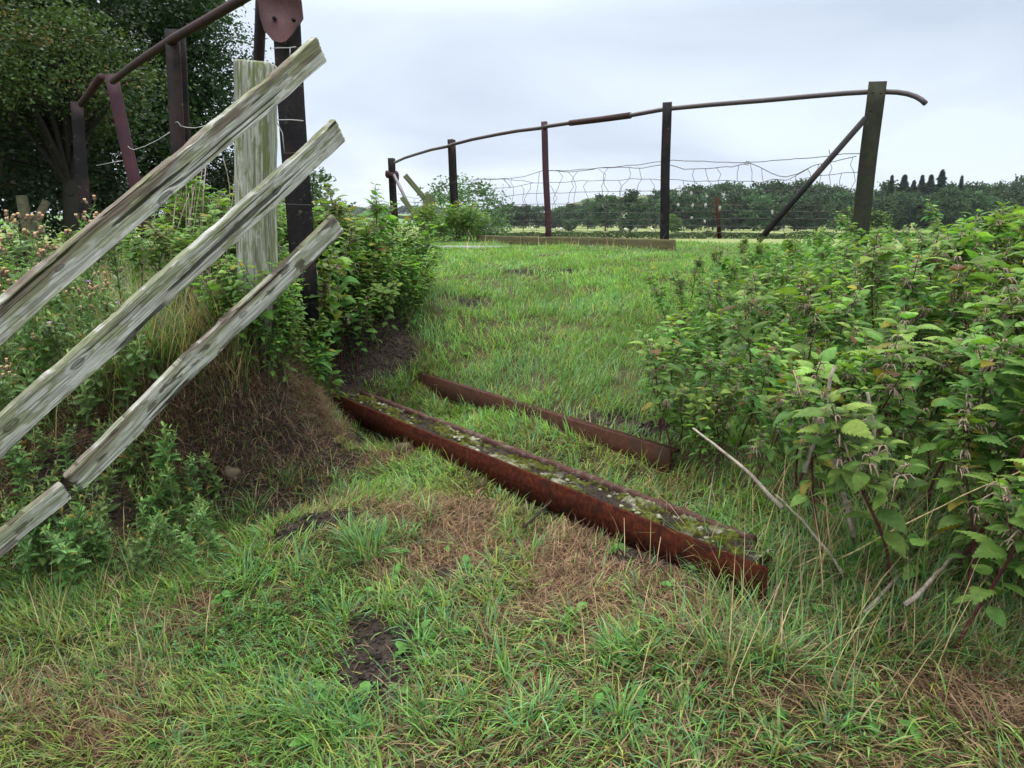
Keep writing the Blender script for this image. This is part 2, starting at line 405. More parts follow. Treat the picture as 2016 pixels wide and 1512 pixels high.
def gaxis(lo, hi, c0, c1, step):
    a = list(np.arange(c0, c1 + step * .5, step)); s = step; x = a[-1]
    while x < hi: s = min(s * 1.13, 120); x += s; a.append(x)
    s = step; x = a[0]; b = []
    while x > lo: s = min(s * 1.13, 120); x -= s; b.append(x)
    return np.array(b[::-1] + a)
gx = gaxis(-2500, 2500, -3.6, 3.8, 0.035)
gy = gaxis(-40, 3500, 0.9, 7.6, 0.035)
GX, GY = np.meshgrid(gx, gy)
GZ = H_raw(GX, GY)
nearw = 1 - sstep(9, 14, np.hypot(GX, GY - 3))
GZ = GZ + nearw * (0.05 * (fbm(GX * 1.6, GY * 1.6, 2, 3) - .5) + 0.030 * (fbm(GX * 7, GY * 7, 4, 3) - .5))
bkm = np.exp(-(((GX + 1.15) / .75) ** 2 + ((GY - 2.85) / .55) ** 2))
GZ = GZ + bkm * (.13 * (fbm(GX * 6 + 3, GY * 6, 14, 4) - .5) + .11 * (fbm(GX * 14, GY * 14, 15, 2) - .5))
hillh = np.zeros_like(GZ)
# the land to the far left rises a little beyond the field
hillh += 14 * sstep(330, 1100, GY) * sstep(60, -160, GX)
GZ = GZ + hillh
def H(x, y):
    x = np.asarray(x, float); y = np.asarray(y, float)
    i = np.clip(np.searchsorted(gx, x) - 1, 0, len(gx) - 2); j = np.clip(np.searchsorted(gy, y) - 1, 0, len(gy) - 2)
    fx = (x - gx[i]) / (gx[i + 1] - gx[i]); fy = (y - gy[j]) / (gy[j + 1] - gy[j])
    return (GZ[j, i] * (1 - fx) + GZ[j, i + 1] * fx) * (1 - fy) + (GZ[j + 1, i] * (1 - fx) + GZ[j + 1, i + 1] * fx) * fy
def ground_at(px, py, d0=1.0, d1=60):
    D = np.geomspace(d0, d1, 900)
    P = np.array([W(px, py, d) for d in D])
    h = H(P[:, 0], P[:, 1])
    k = np.argmax(P[:, 2] < h)
    if P[k, 2] >= h[k]: k = len(D) - 1
    return np.array([P[k, 0], P[k, 1], h[k]])
def onground(x, y, dz=0.0): return np.array([x, y, float(H(x, y)) + dz])

def patchmask(x, y, plist, seed=0.0, edge=0.35):
    m = np.zeros(np.shape(x))
    wx = x + 0.12 * (fbm(x * 9, y * 9, seed + 1, 4) - .5) * 2; wy = y + 0.12 * (fbm(x * 9, y * 9, seed + 7, 4) - .5) * 2
    for (cx_, cy_, rx, ry, an) in plist:
        ca, sa = math.cos(an), math.sin(an)
        u = ((wx - cx_) * ca + (wy - cy_) * sa) / rx; v = (-(wx - cx_) * sa + (wy - cy_) * ca) / ry
        m = np.maximum(m, 1 - sstep(1 - edge, 1 + edge, np.hypot(u, v)))
    return m
def pl(items):
    o = []
    for it in items:
        px, py, rx, ry = it[:4]; an = it[4] if len(it) > 4 else 0.0
        g = ground_at(px, py); o.append((g[0], g[1], rx, ry, an))
    return o
SOIL = pl([(745, 700, .20, .26), (690, 735, .14, .16), (620, 870, .20, .13), (700, 870, .12, .12), (560, 960, .15, .13), (600, 1040, .15, .10),
           (450, 930, .28, .12), (560, 830, .10, .08), (380, 900, .10, .08), (735, 1275, .10, .15), (755, 1340, .07, .07), (1180, 830, .36, .05, -.9), (1290, 850, .1, .06), (860, 1140, .06, .05),
           (540, 1060, .07, .07), (930, 600, .10, .05), (1060, 535, .35, .08), (140, 960, .2, .12), (1240, 1110, .12, .05), (1450, 1150, .15, .05)])
DRY = pl([(480, 800, .26, .12), (590, 800, .16, .14), (560, 740, .2, .12), (400, 860, .2, .1), (350, 1245, .10, .12), (310, 1290, .09, .09), (240, 1410, .09, .10),
          (840, 1020, .20, .13), (900, 1100, .13, .12), (1180, 1130, .30, .15, -.9), (1260, 1170, .18, .11), (1380, 1200, .12, .08), (800, 1130, .08, .08), (740, 660, .12, .1),
          (1890, 1345, .10, .08), (1970, 1390, .10, .07), (1050, 1200, .12, .06), (1120, 1280, .08, .05), (1000, 1330, .06, .04), (760, 900, .12, .08),
          (60, 1380, .12, .08), (1350, 1180, .12, .06), (120, 930, .18, .12), (1560, 1360, .07, .04), (550, 1180, .05, .05)])
def zone_r(x, y):   # to the right of the beams, under the nettles
    return sstep(0.0, 0.35, (x - 0.95) * .79 + (y - 1.75) * .61 + 0.25 * (fbm(x * 2, y * 2, 8, 2) - .5))
soil = patchmask(GX, GY, SOIL, 3); dry = patchmask(GX, GY, DRY, 5)
base = np.zeros(GX.shape + (3,))
nA = fbm(GX * 3, GY * 3, 1, 4)[..., None]
thatch = np.array([.060, .055, .028]) * (1 - nA) + np.array([.085, .075, .035]) * nA
soilc = np.array([.028, .021, .017]) * (1 - nA) + np.array([.060, .047, .039]) * nA
dryc = np.array([.085, .058, .038])
base = thatch * (1 - dry[..., None]) + dryc * dry[..., None]
base = base * (1 - soil[..., None]) + soilc * soil[..., None]
farw = sstep(9, 16, np.hypot(GX, GY - 3))[..., None]
fn = fbm(GX * .012, GY * .05, 9, 4)[..., None]
fieldc = np.array([.16, .20, .070]) * (1 - fn) + np.array([.20, .22, .085]) * fn
leftc = np.array([.08, .16, .035])
lw = sstep(-2, -6, GX)[..., None] * (1 - sstep(40, 120, GY)[..., None])
hf = (sstep(330, 420, GY) * sstep(60, -60, GX))[..., None]
fieldc = fieldc * (1 - lw) + leftc * lw
fieldc = fieldc * (1 - hf) + np.array([.13, .20, .075]) * hf
base = base * (1 - farw) + fieldc * farw
ny, nx = GX.shape
ii = np.arange(ny - 1)[:, None] * nx + np.arange(nx - 1)[None, :]
GF = np.stack([ii, ii + 1, ii + nx + 1, ii + nx], -1).reshape(-1, 4)
m = NM('soil_and_turf'); at = m.n('ShaderNodeAttribute', attribute_name='Col')
pos = m.n('ShaderNodeNewGeometry').outputs['Position']
n1 = m.noise(pos, 60, 6, 0.7); n2 = m.noise(pos, 9, 5, 0.6)
c = m.mix(1.0, at.outputs['Color'], m.ramp(n1, [(0.3, 0.45), (0.7, 1.5)]), 'MULTIPLY')
c = m.mix(1.0, c, m.ramp(n2, [(0.3, 0.75), (0.7, 1.25)]), 'MULTIPLY')
gmat = m.done(m.bsdf(c, 0.95, m.bump(n1, 1.0, 0.012), 0.08))
go = obj('ground', make_mesh('ground', np.stack([GX, GY, GZ], -1).reshape(-1, 3), GF, base.reshape(-1, 3), True), gmat)
tag(go, kind='structure')

# distant hills
def hill(name, prof, D, depth, col):
    """a ridge: (px, py) of its skyline at distance D"""
    prof = np.array(prof, float); n = 160
    xs = np.linspace(prof[0, 0], prof[-1, 0], n); ys = np.interp(xs, prof[:, 0], prof[:, 1])
    top = np.array([W(a, b, D) for a, b in zip(xs, ys)])
    top[:, 2] += (fbm(xs * .05, xs * 0 + 1, 3, 4) - .5) * D * 0.004
    rows = []
    for t in (-1, -.75, -.5, -.25, 0, .25, .5, .75, 1):
        P = top.copy(); P[:, 0] = top[:, 0] * (1 + t * depth / D); P[:, 1] = D + t * depth
        P[:, 2] = -12 + (top[:, 2] + 12) * (math.cos(t * math.pi / 2) ** 1.2 if abs(t) < 1 else 0)
        P[:, 2] += (fbm(xs * .04 + t * 3, xs * 0 + t * 5, 6, 3) - .5) * D * 0.004 * (1 - abs(t))
        rows.append(P)
    V = np.concatenate(rows)
    i = np.arange(len(rows) - 1)[:, None] * n + np.arange(n - 1)[None, :]
    F = np.stack([i, i + 1, i + n + 1, i + n], -1).reshape(-1, 4)
    m = NM(name + '_turf'); p = m.n('ShaderNodeNewGeometry').outputs['Position']
    c = m.mix(m.ramp(m.noise(p, 0.02, 5, .6), [(0.4, 0), (0.6, 1)]), col, tuple(a * .6 for a in col))
    return tag(obj(name, make_mesh(name, V, F, None, True), m.done(m.bsdf(c, 1.0, spec=0.0))), kind='structure')
hill('hills', [(1040, 440), (1085, 412), (1120, 402), (1150, 393), (1200, 386), (1290, 386), (1340, 392), (1500, 400), (1800, 410), (2100, 430)], 1100, 260, (.13, .15, .075))
hill('hills', [(-300, 432), (300, 425), (600, 424), (750, 430), (850, 428), (1000, 420), (1100, 432)], 1900, 400, (.10, .12, .08))

# ------------------------------------------------------------------ bridge steelwork
def on_line(px, py, posts):
    """where the line of sight meets the upright face through the post line"""
    d = W(px, py, 1.0)
    for k in range(len(posts) - 1):
        a = posts[k]; b = posts[k + 1]
        # a + t(b-a) = s*d in plan
        A = np.array([[b[0] - a[0], -d[0]], [b[1] - a[1], -d[1]]])
        try: t, s = np.linalg.solve(A, -np.array(a[:2]))
        except Exception: continue
        lo_ = -1e9 if k == 0 else -1e-6; hi_ = 1e9 if k == len(posts) - 2 else 1 + 1e-6
        if lo_ <= t <= hi_ and s > 0: return d * s
    return d * 7
TPROF = lambda w, t, d: [(-w / 2, 0), (w / 2, 0), (w / 2, -t), (t / 2, -t), (t / 2, -d + t), (w * .42, -d + t), (w * .42, -d), (-w * .42, -d), (-w * .42, -d + t), (-t / 2, -d + t), (-t / 2, -t), (-w / 2, -t)]
def steel_post(parent, org, top, bot, w, mat, d=0.07, t=0.014, face=None, label=None):
    """T-section post; face = plan direction its plate looks to"""
    f = Vector((*face, 0)).normalized() if face is not None else Vector((0, -1, 0))
    b = MB()
    p = np.linspace(bot, top, 9)
    p[:, 0] += 0.003 * np.sin(np.arange(9)); 
    prof = TPROF(w, t, d)
    b.sweep(prof, rel(p, org), np.array(f))
    o = b.build('post', mat, parent)
    if label: o['label'] = label
    return o
# right-hand parapet
RP = [(3.15, 6.35), (1.51, 7.2), (.37, 8.6), (-.88, 10.6), (-2.26, 13.6)]
org = np.array([RP[1][0], RP[1][1], -0.27])
par = empty('steel_parapet', org)
tag(par, 'far steel parapet of dark posts, bent pipe handrail and slack stock wire', 'parapet', 'steel parapets along the old bridge')
def up(px, py, D): return W(px, py, D)
specs = [((1728, 160), (1688, 498), 6.35, .135, M['tar_green'], .06), ((1313, 201), (1307, 492), 7.2, .085, M['tar'], .07),
         ((1070, 239), (1079, 470), 8.6, .062, M['maroon'], .07), ((886, 274), (897, 478), 10.6, .085, M['tar'], .11), ((768, 311), (776, 460), 13.6, .10, M['tar'], .11)]
for (tp, bt, D, w, mt, dp) in specs:
    T = up(*tp, D); B = up(*bt, D)
    B = T + (B - T) * 1.06
    steel_post(par, org, T, B, w, mt, d=dp, face=(-NRM[0] * .35, -NRM[1] - .3))
RPn = [np.array([a, b]) for a, b in RP]
hr = [(1805, 209), (1799, 201), (1790, 194), (1776, 188), (1760, 184.5), (1745, 183), (1712, 182), (1660, 185), (1600, 190), (1500, 199), (1400, 207), (1325, 214), (1300, 217),
      (1240, 228), (1180, 236), (1120, 243), (1080, 249), (1062, 253), (1020, 258), (980, 265), (930, 275), (895, 284), (880, 289), (850, 295), (820, 304), (798, 311), (778, 320)]
hp = np.array([on_line(a, b, RPn) for a, b in hr]); hp[:, 1] -= 0.03
hp[0:6] += np.array([[-.0, -.10, 0]]) * np.linspace(1, 0.2, 6)[:, None]
b = MB(); b.tube(rel(hp, org), 0.021, 10); h_ = b.build('handrail', M['pipe'], par, True)
b = MB(); sl = np.array([on_line(a, c, RPn) for a, c in [(1240, 228), (1180, 236), (1122, 243)]]); sl[:, 1] -= .03
b.tube(rel(sl, org), 0.031, 10); b.build('sleeve', M['pipe_rust'], par, True)
b = MB(); b.tube(rel([W(1704, 233, 6.28), W(1606, 345, 6.2), W(1494, 474, 6.1)], org), 0.024, 10); b.build('brace', M['tar'], par, True)
b = MB(); b.tube(rel([W(776, 345, 13.4), W(792, 378, 13.0), (W(815, 425, 12.4)), W(841, 468, 11.9)], org), 0.028, 8); b.build('brace', M['pipe'], par, True)
b = MB(); b.lump(rel(W(763.5, 343, 13.5), org), (.05, .05, .07), 1, nu=6, nv=8); b.lump(rel(W(781, 347, 13.5), org), (.05, .05, .10), 2, nu=6, nv=8)
b.box(rel(W(772, 345, 13.5), org), (.10, .04, .045)); b.build('clamp', M['pipe_rust'], par)
for (px, py) in [(1717, 183), (1733, 184), (1714, 218)]:
    b = MB(); P = W(px, py, 6.30); b.tube(rel([P, P + np.array([0, -.02, 0])], org), 0.008, 6); b.build('bolt', M['rust_old'], par)
# slack stock wire
rows = {
 'a': [(930, 354), (950, 352.5), (990, 352), (1033, 347.6), (1050, 342), (1067, 335.7), (1083, 335.7), (1108, 336), (1178, 331), (1247, 325), (1301, 318), (1322, 315), (1400, 318), (1471, 320), (1550, 314), (1631, 307.5), (1660, 303), (1695, 302), (1722, 300)],
 'b': [(898, 362), (912, 359), (930, 356.5), (950, 353), (995, 352.6), (1031, 356), (1049, 360)],
 'b2': [(1083, 335), (1120.5, 338.7), (1150, 335.7), (1178, 331.3), (1218, 328.8), (1267, 330.8), (1301, 324), (1322, 325), (1348, 332.5), (1375, 332.6), (1409.5, 330), (1441.5, 328), (1460, 324), (1480, 321.6), (1498, 328), (1519, 341), (1535, 346), (1549, 348), (1571.5, 343), (1585, 335), (1601, 326), (1620, 323), (1651, 316), (1688, 307)],
 'c': [(898, 385), (930, 377), (977.6, 370.4), (1005, 368.5), (1049, 360.5), (1069, 359), (1104.6, 359), (1144, 356), (1221.7, 354.6), (1245.5, 352), (1301, 353.6), (1322, 353.5), (1375, 357), (1434.6, 355.4), (1475, 357), (1498.5, 359.7), (1510, 356), (1523.6, 353), (1551, 354), (1562, 349), (1580, 340), (1601, 326)],
 'c2': [(1560, 360), (1575, 357), (1587.5, 350), (1620, 345), (1660, 341), (1688, 338.7), (1718, 339)],
 'd': [(900, 398), (954, 393), (989.5, 389), (1015, 383), (1041, 381), (1069, 380), (1098.6, 380), (1178, 377), (1237.5, 375.8), (1301, 375.4), (1322, 375), (1390, 378), (1460, 378.6), (1574, 374), (1683, 372), (1712, 373)],
 'e': [(900, 409), (1000, 403), (1080, 401.6), (1300, 402), (1450, 403.7), (1700, 404)],
 'f': [(905, 422), (1000, 420), (1080, 419), (1300, 419), (1450, 415), (1700, 418)],
 'g': [(920, 437), (1080, 434), (1300, 433), (1450, 430), (1690, 432)],
 'h': [(930, 447), (1080, 445), (1300, 444), (1450, 446), (1690, 450)],
 'i': [(935, 456), (1080, 454), (1300, 457), (1480, 459), (1690, 466)]}
b = MB()
def wirepts(pp, off=0.02):
    q = np.array([on_line(x, y, RPn) for x, y in pp]); q[:, 1] += off; return q
for k, pp in rows.items():
    pp = np.array(pp); xs = np.unique(np.r_[pp[:, 0], np.arange(pp[0, 0], pp[-1, 0], 12)])
    ys = np.interp(xs, pp[:, 0], pp[:, 1]) + (0.5 * np.sin(xs * .13 + len(k)) + (vnoise(xs * .09, xs * 0 + ord(k[0]), 3) - .5) * 1.2)
    b.tube(rel(wirepts(np.c_[xs, ys]), org), 0.0032 if k in ('a', 'b2') else 0.0026, 4)
x = 958.0; k = 0
R2 = np.random.default_rng(5)
seq = ['c', 'd', 'e', 'f', 'g', 'h', 'i']
def rowy(key, x): p = np.array(rows[key]); return float(np.interp(x, p[:, 0], p[:, 1]))
while x < 1690:
    if not (1300 < x < 1325):
        pts = []
        cur = x; ks = list(seq)
        if R2.random() < (.55 if x > 1083 else .35): ks = ['b2' if x > 1083 else 'a'] + ks
        if x > 1330 and R2.random() < .35: ks = [q for q in ks if q not in ('d', 'e')][:2] + []
        for q in ks:
            kk = 'c2' if (q == 'c' and x > 1590) else q
            yy = rowy(kk, cur)
            if pts:
                pm = pts[-1]; bow = R2.normal(0, 4.0 if q in ('c', 'd', 'e') else 1.2)
                pts.append(((pm[0] + cur) / 2 + bow, (pm[1] + yy) / 2))
            pts.append((cur, yy))
            cur = cur + (R2.normal(0, 7.0) if q in ('b2', 'c', 'a') else R2.normal(0, 1.6))
        if len(pts) > 1: b.tube(rel(wirepts(pts), org), 0.0024, 4)
    x += 17.5 * (9.2 / np.linalg.norm(on_line(x, 400, RPn)[:2]))
for pp in [[(898, 355), (885, 362), (870, 372), (850, 381)], [(898, 357), (880, 367), (862, 375), (846, 384)], [(782, 381), (800, 387), (820, 391), (846, 384)],
           [(782, 395), (810, 398), (846, 399)], [(992, 352), (1002, 365), (1003, 371)], [(990, 352), (1006, 368)], [(1471, 318), (1466, 323), (1474, 325), (1477, 318), (1470, 317)],
           [(1634, 294), (1636, 305)], [(1447, 355), (1446, 366), (1449, 360), (1448, 355)], [(1660, 418), (1655, 416), (1658, 413), (1662, 417), (1680, 418)]]:
    b.tube(rel(wirepts(pp), org), 0.003, 4)
b.build('wire_netting', M['wire'], par)

# left-hand parapet
LP = [np.array(a) for a in [(-.98, 3.32), (-2.03, 4.35), (-3.15, 5.75), (-4.15, 6.95)]]
orgl = np.array([-.98, 3.32, -.38])
parl = empty('steel_parapet', orgl)
tag(parl, 'near steel parapet with tarred posts and rusty handrail rising behind the wooden fence', 'parapet', 'steel parapets along the old bridge')
def lpost(tp, bt, D, w, mt, d=.07, face=(.45, -.9)):
    T = W(*tp, D); B = W(*bt, D); B = T + (B - T) * 1.05
    steel_post(parl, orgl, T, B, w, mt, d=d, face=face, t=.012)
lpost((556, -70), (601, 600), 3.32, .112, M['tar'], .05, (.25, -.97))
lpost((336, 57), (362, 480), 4.35, .088, M['tar'], .07, (-.25, -.97))
lpost((217, 145), (287, 455), 5.75, .088, M['maroon'], .04, (.25, -.97))
lpost((150, 200), (172, 470), 6.95, .10, M['tar'], .07)
hl = [(575, -62), (520, -28), (470, 2), (400, 43), (345, 74), (300, 103), (258, 132), (222, 160)]
hD = [3.32, 3.55, 3.75, 4.05, 4.28, 4.68, 5.15, 5.66]
b = MB(); b.tube(rel([W(x_, y_, d_) for (x_, y_), d_ in zip(hl, hD)], orgl), 0.024, 10); b.build('handrail', M['pipe_rust'], parl, True)
b = MB(); b.tube(rel([W(199, 151, 6.0), W(180, 178, 6.4), W(160, 205, 6.8)], orgl), 0.03, 8); b.build('handrail', M['pipe_rust'], parl, True)['label'] = 'broken end of the handrail'
b = MB(); b.tube(rel([W(516, -50, 3.42), W(512, 60, 3.5), W(506, 200, 3.6), W(498, 600, 3.85)], orgl), 0.024, 10); b.build('brace', M['tar'], parl, True)
ol = [(502, -30), (506, 0), (512, 36), (520, 60), (536, 79), (552, 84), (563, 81), (577, 65), (586, 50), (596, 36), (593, 4), (588, -20), (570, -45), (540, -55), (515, -48)]
n = len(ol)
fr = np.array([W(x_, y_, 3.24 + (0.02 if x_ > 590 else 0)) for x_, y_ in ol]); bk = fr + np.array([0, .012, 0])
b = MB(); V = np.r_[fr, bk] - orgl
side = np.array([[i, (i + 1) % n, n + (i + 1) % n, n + i] for i in range(n)])
b.add(V, [np.array([list(range(n))]), np.array([list(range(n, 2 * n))[::-1]]), side]); pl_ = b.build('gusset_plate', M['plate'], parl)
for (x_, y_) in [(541, 37), (579, 40)]:
    b = MB(); P = W(x_, y_, 3.238); b.tube(rel([P, P + np.array([0, -.010, 0])], orgl), 0.0085, 6); b.tube(rel([P + np.array([0, -.010, 0]), P + np.array([0, -.02, 0])], orgl), 0.005, 6)
    b.build('bolt', M['tar'], pl_).parent = pl_
for pp, D in [([(345, 241), (350, 240), (356, 248), (368, 251), (385, 252), (420, 244)], 4.25), ([(252, 288), (256, 292), (264, 295), (285, 288), (312, 275), (338, 258)], 4.9),
              ([(560, 30), (537, 95), (571, 94), (582, 92)], 3.25), ([(571, 94), (571, 112)], 3.25), ([(544, 236), (576, 236), (597, 238)], 3.25), ([(250, 315), (220, 320), (190, 326)], 6.0), ([(540, 200), (545, 240), (556, 262), (560, 300)], 3.28)][0:7]:
    if pp[0] == (560, 30): pp = pp[1:]
    b = MB(); b.tube(rel([W(x_, y_, D) for x_, y_ in pp], orgl), 0.0022, 4); b.build('wire', M['wire_pale'], parl)
for y0, y1 in [(93, 95), (168, 170), (302, 300), (402, 404)]:
    x0 = 556 + (y0 + 70) * .07
    b = MB(); b.tube(rel([W(x0 - 24, y0, 3.27), W(x0 + 24, y1, 3.27)], orgl), 0.002, 4); b.build('wire', M['wire'], parl)

# timber kerb board beneath the far parapet
def plank_obj(name, A, B, upv, w, th, mat, parent=None, seed=0, warp=0.004, endround=0.012, org=None, segs=60, cup=0.0):
    """a sawn board in its own axes: x along, y thickness, z width"""
    A = np.asarray(A, float); B = np.asarray(B, float); L = np.linalg.norm(B - A)
    X = (B - A) / L; Y = np.cross(upv, X); Y /= np.linalg.norm(Y); Z = np.cross(X, Y)
    k = 20; th_ = np.linspace(0, 2 * math.pi, k, endpoint=False)
    # rounded rectangle
    e = 0.22
    cy = np.sign(np.cos(th_)) * np.abs(np.cos(th_)) ** e; cz = np.sign(np.sin(th_)) * np.abs(np.sin(th_)) ** e
    # spread points evenly over the wide face
    zz_ = np.array([-1, -.75, -.5, -.25, 0, .25, .5, .75, 1, 1, 1, .75, .5, .25, 0, -.25, -.5, -.75, -1, -1], float)
    yy_ = np.array([1, 1, 1, 1, 1, 1, 1, 1, 1, 0, -1, -1, -1, -1, -1, -1, -1, -1, -1, 0], float)
    zz_[[0, 8, 10, 18]] *= .985; yy_[[0, 8, 10, 18]] *= .86
    xs = np.r_[0, .003, .010, np.linspace(.03, L - .03, segs), L - .010, L - .003, L]
    sc = np.r_[.80, .93, .985, np.ones(segs), .985, .93, .80]
    Vs = []
    for q, (x_, s_) in enumerate(zip(xs, sc)):
        t = x_ * 3.0
        dz = warp * 2 * (fbm(np.array([t]), np.array([seed * 1.0]), seed, 3)[0] - .5)
        dy = warp * 2 * (fbm(np.array([t * .6]), np.array([seed + 5.0]), seed, 3)[0] - .5)
        ez = (vnoise(np.full(k, x_ * 22), zz_ * 2.0 + yy_, seed + 3) - .5) * 0.0025
        y_ = yy_ * th / 2 * s_ + ez - cup * (1 - zz_ ** 2) * np.where(yy_ > 0, 1, 0)
        z_ = zz_ * (w / 2 - (1 - s_) * .02) + ez * 1.2
        Vs.append(np.c_[np.full(k, x_), y_ + dy, z_ + dz])
    V = np.concatenate(Vs); nr = len(xs)
    i = np.arange(nr - 1)[:, None] * k; j = np.arange(k)[None, :]; j2 = (j + 1) % k
    F = np.stack([i + j, i + j2, i + k + j2, i + k + j], -1).reshape(-1, 4)
    me = make_mesh(name, V, [F, np.array([list(range(k))[::-1]]), np.array([list(range((nr - 1) * k, nr * k))])])
    o = obj(name, me, mat)
    Mx = Matrix(((X[0], Y[0], Z[0], A[0]), (X[1], Y[1], Z[1], A[1]), (X[2], Y[2], Z[2], A[2]), (0, 0, 0, 1)))
    if parent is not None:
        o.parent = parent; Mx = Matrix.Translation(-Vector([float(a) for a in (org if org is not None else parent.location)])) @ Mx
    o.matrix_local = Mx if parent is not None else Mx
    return o
ka = on_line(1322, 482, RPn) - np.array([0, .12, 0]); kb = on_line(942, 475, RPn) - np.array([0, .12, 0])
ka[2] = -.222; kb[2] = -.222
km = on_line(1079, 480, RPn) - np.array([0, .13, 0]); km[2] = -.222
kt = plank_obj('kerb_board', km, ka, (0, 0, 1), .125, .06, M['timber'], seed=4)
tag(kt, 'dark wet timber board edging the deck between the two middle posts', 'board', 'timber boards edging the deck')
kt = plank_obj('kerb_board', kb, km + (kb - km) * .012, (0, 0, 1), .115, .06, M['timber'], seed=9)
tag(kt, 'brown mossy timber board edging the deck beside the dark bush', 'board', 'timber boards edging the deck')

# ------------------------------------------------------------------ near wooden fence
wp = W(503, 700, 2.83)
wf = empty('wooden_fence', wp)
tag(wf, 'weathered lichened wooden fence with three boards sloping down to the left', 'fence')
o = plank_obj('post', W(508, 860, 2.88), W(503, 123, 2.83), (1, 0, 0), .128, .11, M['wood'][3], wf, seed=2, warp=.006, org=wp)
def rough_board(name, A, B, upv, w, th, parent, org, seed, knots=(), brown=0.0, mossy=0.5, peel=0.3, cup=0.0, warp=.006, split=None):
    """an old sawn board: grain grooves cut as real relief, colour of each spot from its own wear"""
    A = np.asarray(A, float); B = np.asarray(B, float); L = np.linalg.norm(B - A)
    X = (B - A) / L; Y = np.cross(upv, X); Y /= np.linalg.norm(Y); Z = np.cross(X, Y)
    nf = 52; z1 = np.linspace(-1, 1, nf); ne = 9; y1 = np.linspace(1, -1, ne + 2)[1:-1]
    zz_ = np.r_[z1, np.ones(ne), z1[::-1], -np.ones(ne)]; yy_ = np.r_[np.ones(nf), y1, -np.ones(nf), y1[::-1]]
    k = len(zz_); xs = np.r_[0, .002, .006, np.linspace(.012, L - .012, int(L / .0036)), L - .006, L - .002, L]
    endk = np.minimum(1, (np.minimum(xs, L - xs) / .012 + .55)) ** .5
    Xg, Zg = np.meshgrid(xs, zz_ * w / 2, indexing='ij'); Yg = np.broadcast_to(yy_ * th / 2, Xg.shape).copy()
    # corners worn round
    corner = np.clip((np.abs(zz_) - .93) / .07, 0, 1) * np.clip((np.abs(yy_) - .7) / .3, 0, 1)
    fz = Zg + .0; kn = np.zeros_like(Xg); kd = np.zeros_like(Xg)
    for (xk, zk, rk) in knots:
        r2 = ((Xg - xk * L) / (rk * 2.2)) ** 2 + ((Zg - zk * w / 2) / rk) ** 2
        fz = fz + np.sign(Zg - zk * w / 2) * rk * .9 * np.exp(-r2 * .6) * -1
        kn = np.maximum(kn, np.exp(-(r2 * 2.2) ** 2)); kd = np.maximum(kd, np.exp(-((np.sqrt(r2) - .75) / .16) ** 2))
    wav = .010 * (fbm(Xg * 1.6, fz * 9, seed + 1, 3) - .5)
    off_ = np.where(np.abs(yy_) < .95, 7.0, np.where(yy_ > 0, 0.0, 3.0))[None]
    g1 = fbm(Xg * 4.5 + off_, (fz + wav + Yg * .5) * 210, seed + 2, 3); g2 = vnoise(Xg * 22 + off_, (fz + wav) * 480 + Yg * 300, seed + 4)
    lines = sstep(.34, .52, g1) * (.65 + .35 * sstep(.2, .5, g2))
    crack = sstep(.68, .71, vnoise(Xg * 2.4 + off_, (fz + wav) * 150, seed + 5)) * sstep(.50, .6, vnoise(Xg * 5.1, fz * 30, seed + 6))
    gro = (1 - lines) * .0013 + crack * .0030
    sc_ = endk[:, None]
    wobz = warp * 2 * (fbm(xs * 2.2, xs * 0 + seed, seed, 3) - .5); woby = warp * 2 * (fbm(xs * 1.5, xs * 0 + seed + 4, seed, 3) - .5)
    edge_ = .0030 * (fbm(Xg * 16, zz_[None] * 1.0 + yy_[None] * .3, seed + 8, 3) - .5) * 2
    chip = .007 * sstep(.62, .75, fbm(Xg * 5, yy_[None] * 1.0 + np.sign(zz_)[None] * 3, seed + 9, 3)) * (np.abs(zz_) > .9)[None]
    Yg2 = Yg * sc_ * (1 - .25 * corner) - np.sign(Yg) * gro * (np.abs(yy_) > .95)[None] - cup * (1 - (Zg / (w / 2)) ** 2) * (yy_ > 0)[None] * 1.0 + cup * (1 - (Zg / (w / 2)) ** 2) * (yy_ < 0)[None]
    Zg2 = Zg * (.9 + .1 * sc_) * (1 - .03 * corner) + np.sign(Zg) * (edge_ - chip - gro * (np.abs(yy_) < .95)) * (np.abs(zz_) > .8)[None]
    Xg2 = Xg + (.006 * (vnoise(Zg * 160, Yg * 60, seed + 12) - .5) * ((xs < .01) | (xs > L - .01))[:, None])
    V = np.stack([Xg2, Yg2 + woby[:, None], Zg2 + wobz[:, None]], -1).reshape(-1, 3)
    tone = fbm(Xg * 11 + off_, fz * 60, seed + 13, 5)[..., None]
    c = np.array([.33, .33, .28]) * (1 - tone) + np.array([.54, .54, .49]) * tone
    c = c * (1 - .5 * (1 - lines[..., None])) + np.array([.13, .125, .10]) * .5 * (1 - lines[..., None])
    sil = sstep(.54, .60, fbm(Xg * 20 + off_, fz * 55, seed + 15, 4))[..., None] * .45; c = c * (1 - sil) + np.array([.52, .53, .48]) * sil * (.4 + .6 * lines[..., None])
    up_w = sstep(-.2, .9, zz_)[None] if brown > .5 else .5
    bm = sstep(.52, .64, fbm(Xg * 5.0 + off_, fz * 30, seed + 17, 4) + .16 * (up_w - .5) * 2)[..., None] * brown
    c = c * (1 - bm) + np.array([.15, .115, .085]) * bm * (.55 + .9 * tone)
    mm = sstep(.53, .60, fbm(Xg * 14 + off_, fz * 50, seed + 19, 5) + .05 * np.sign(Zg))[..., None] * mossy
    c = c * (1 - mm) + np.array([.19, .205, .105]) * mm * (.5 + 1.0 * g2[..., None])
    pe = sstep(.59, .62, fbm(Xg * 16 + off_, fz * 60, seed + 23, 5))[..., None] * peel; c = c * (1 - pe) + np.array([.055, .042, .03]) * pe
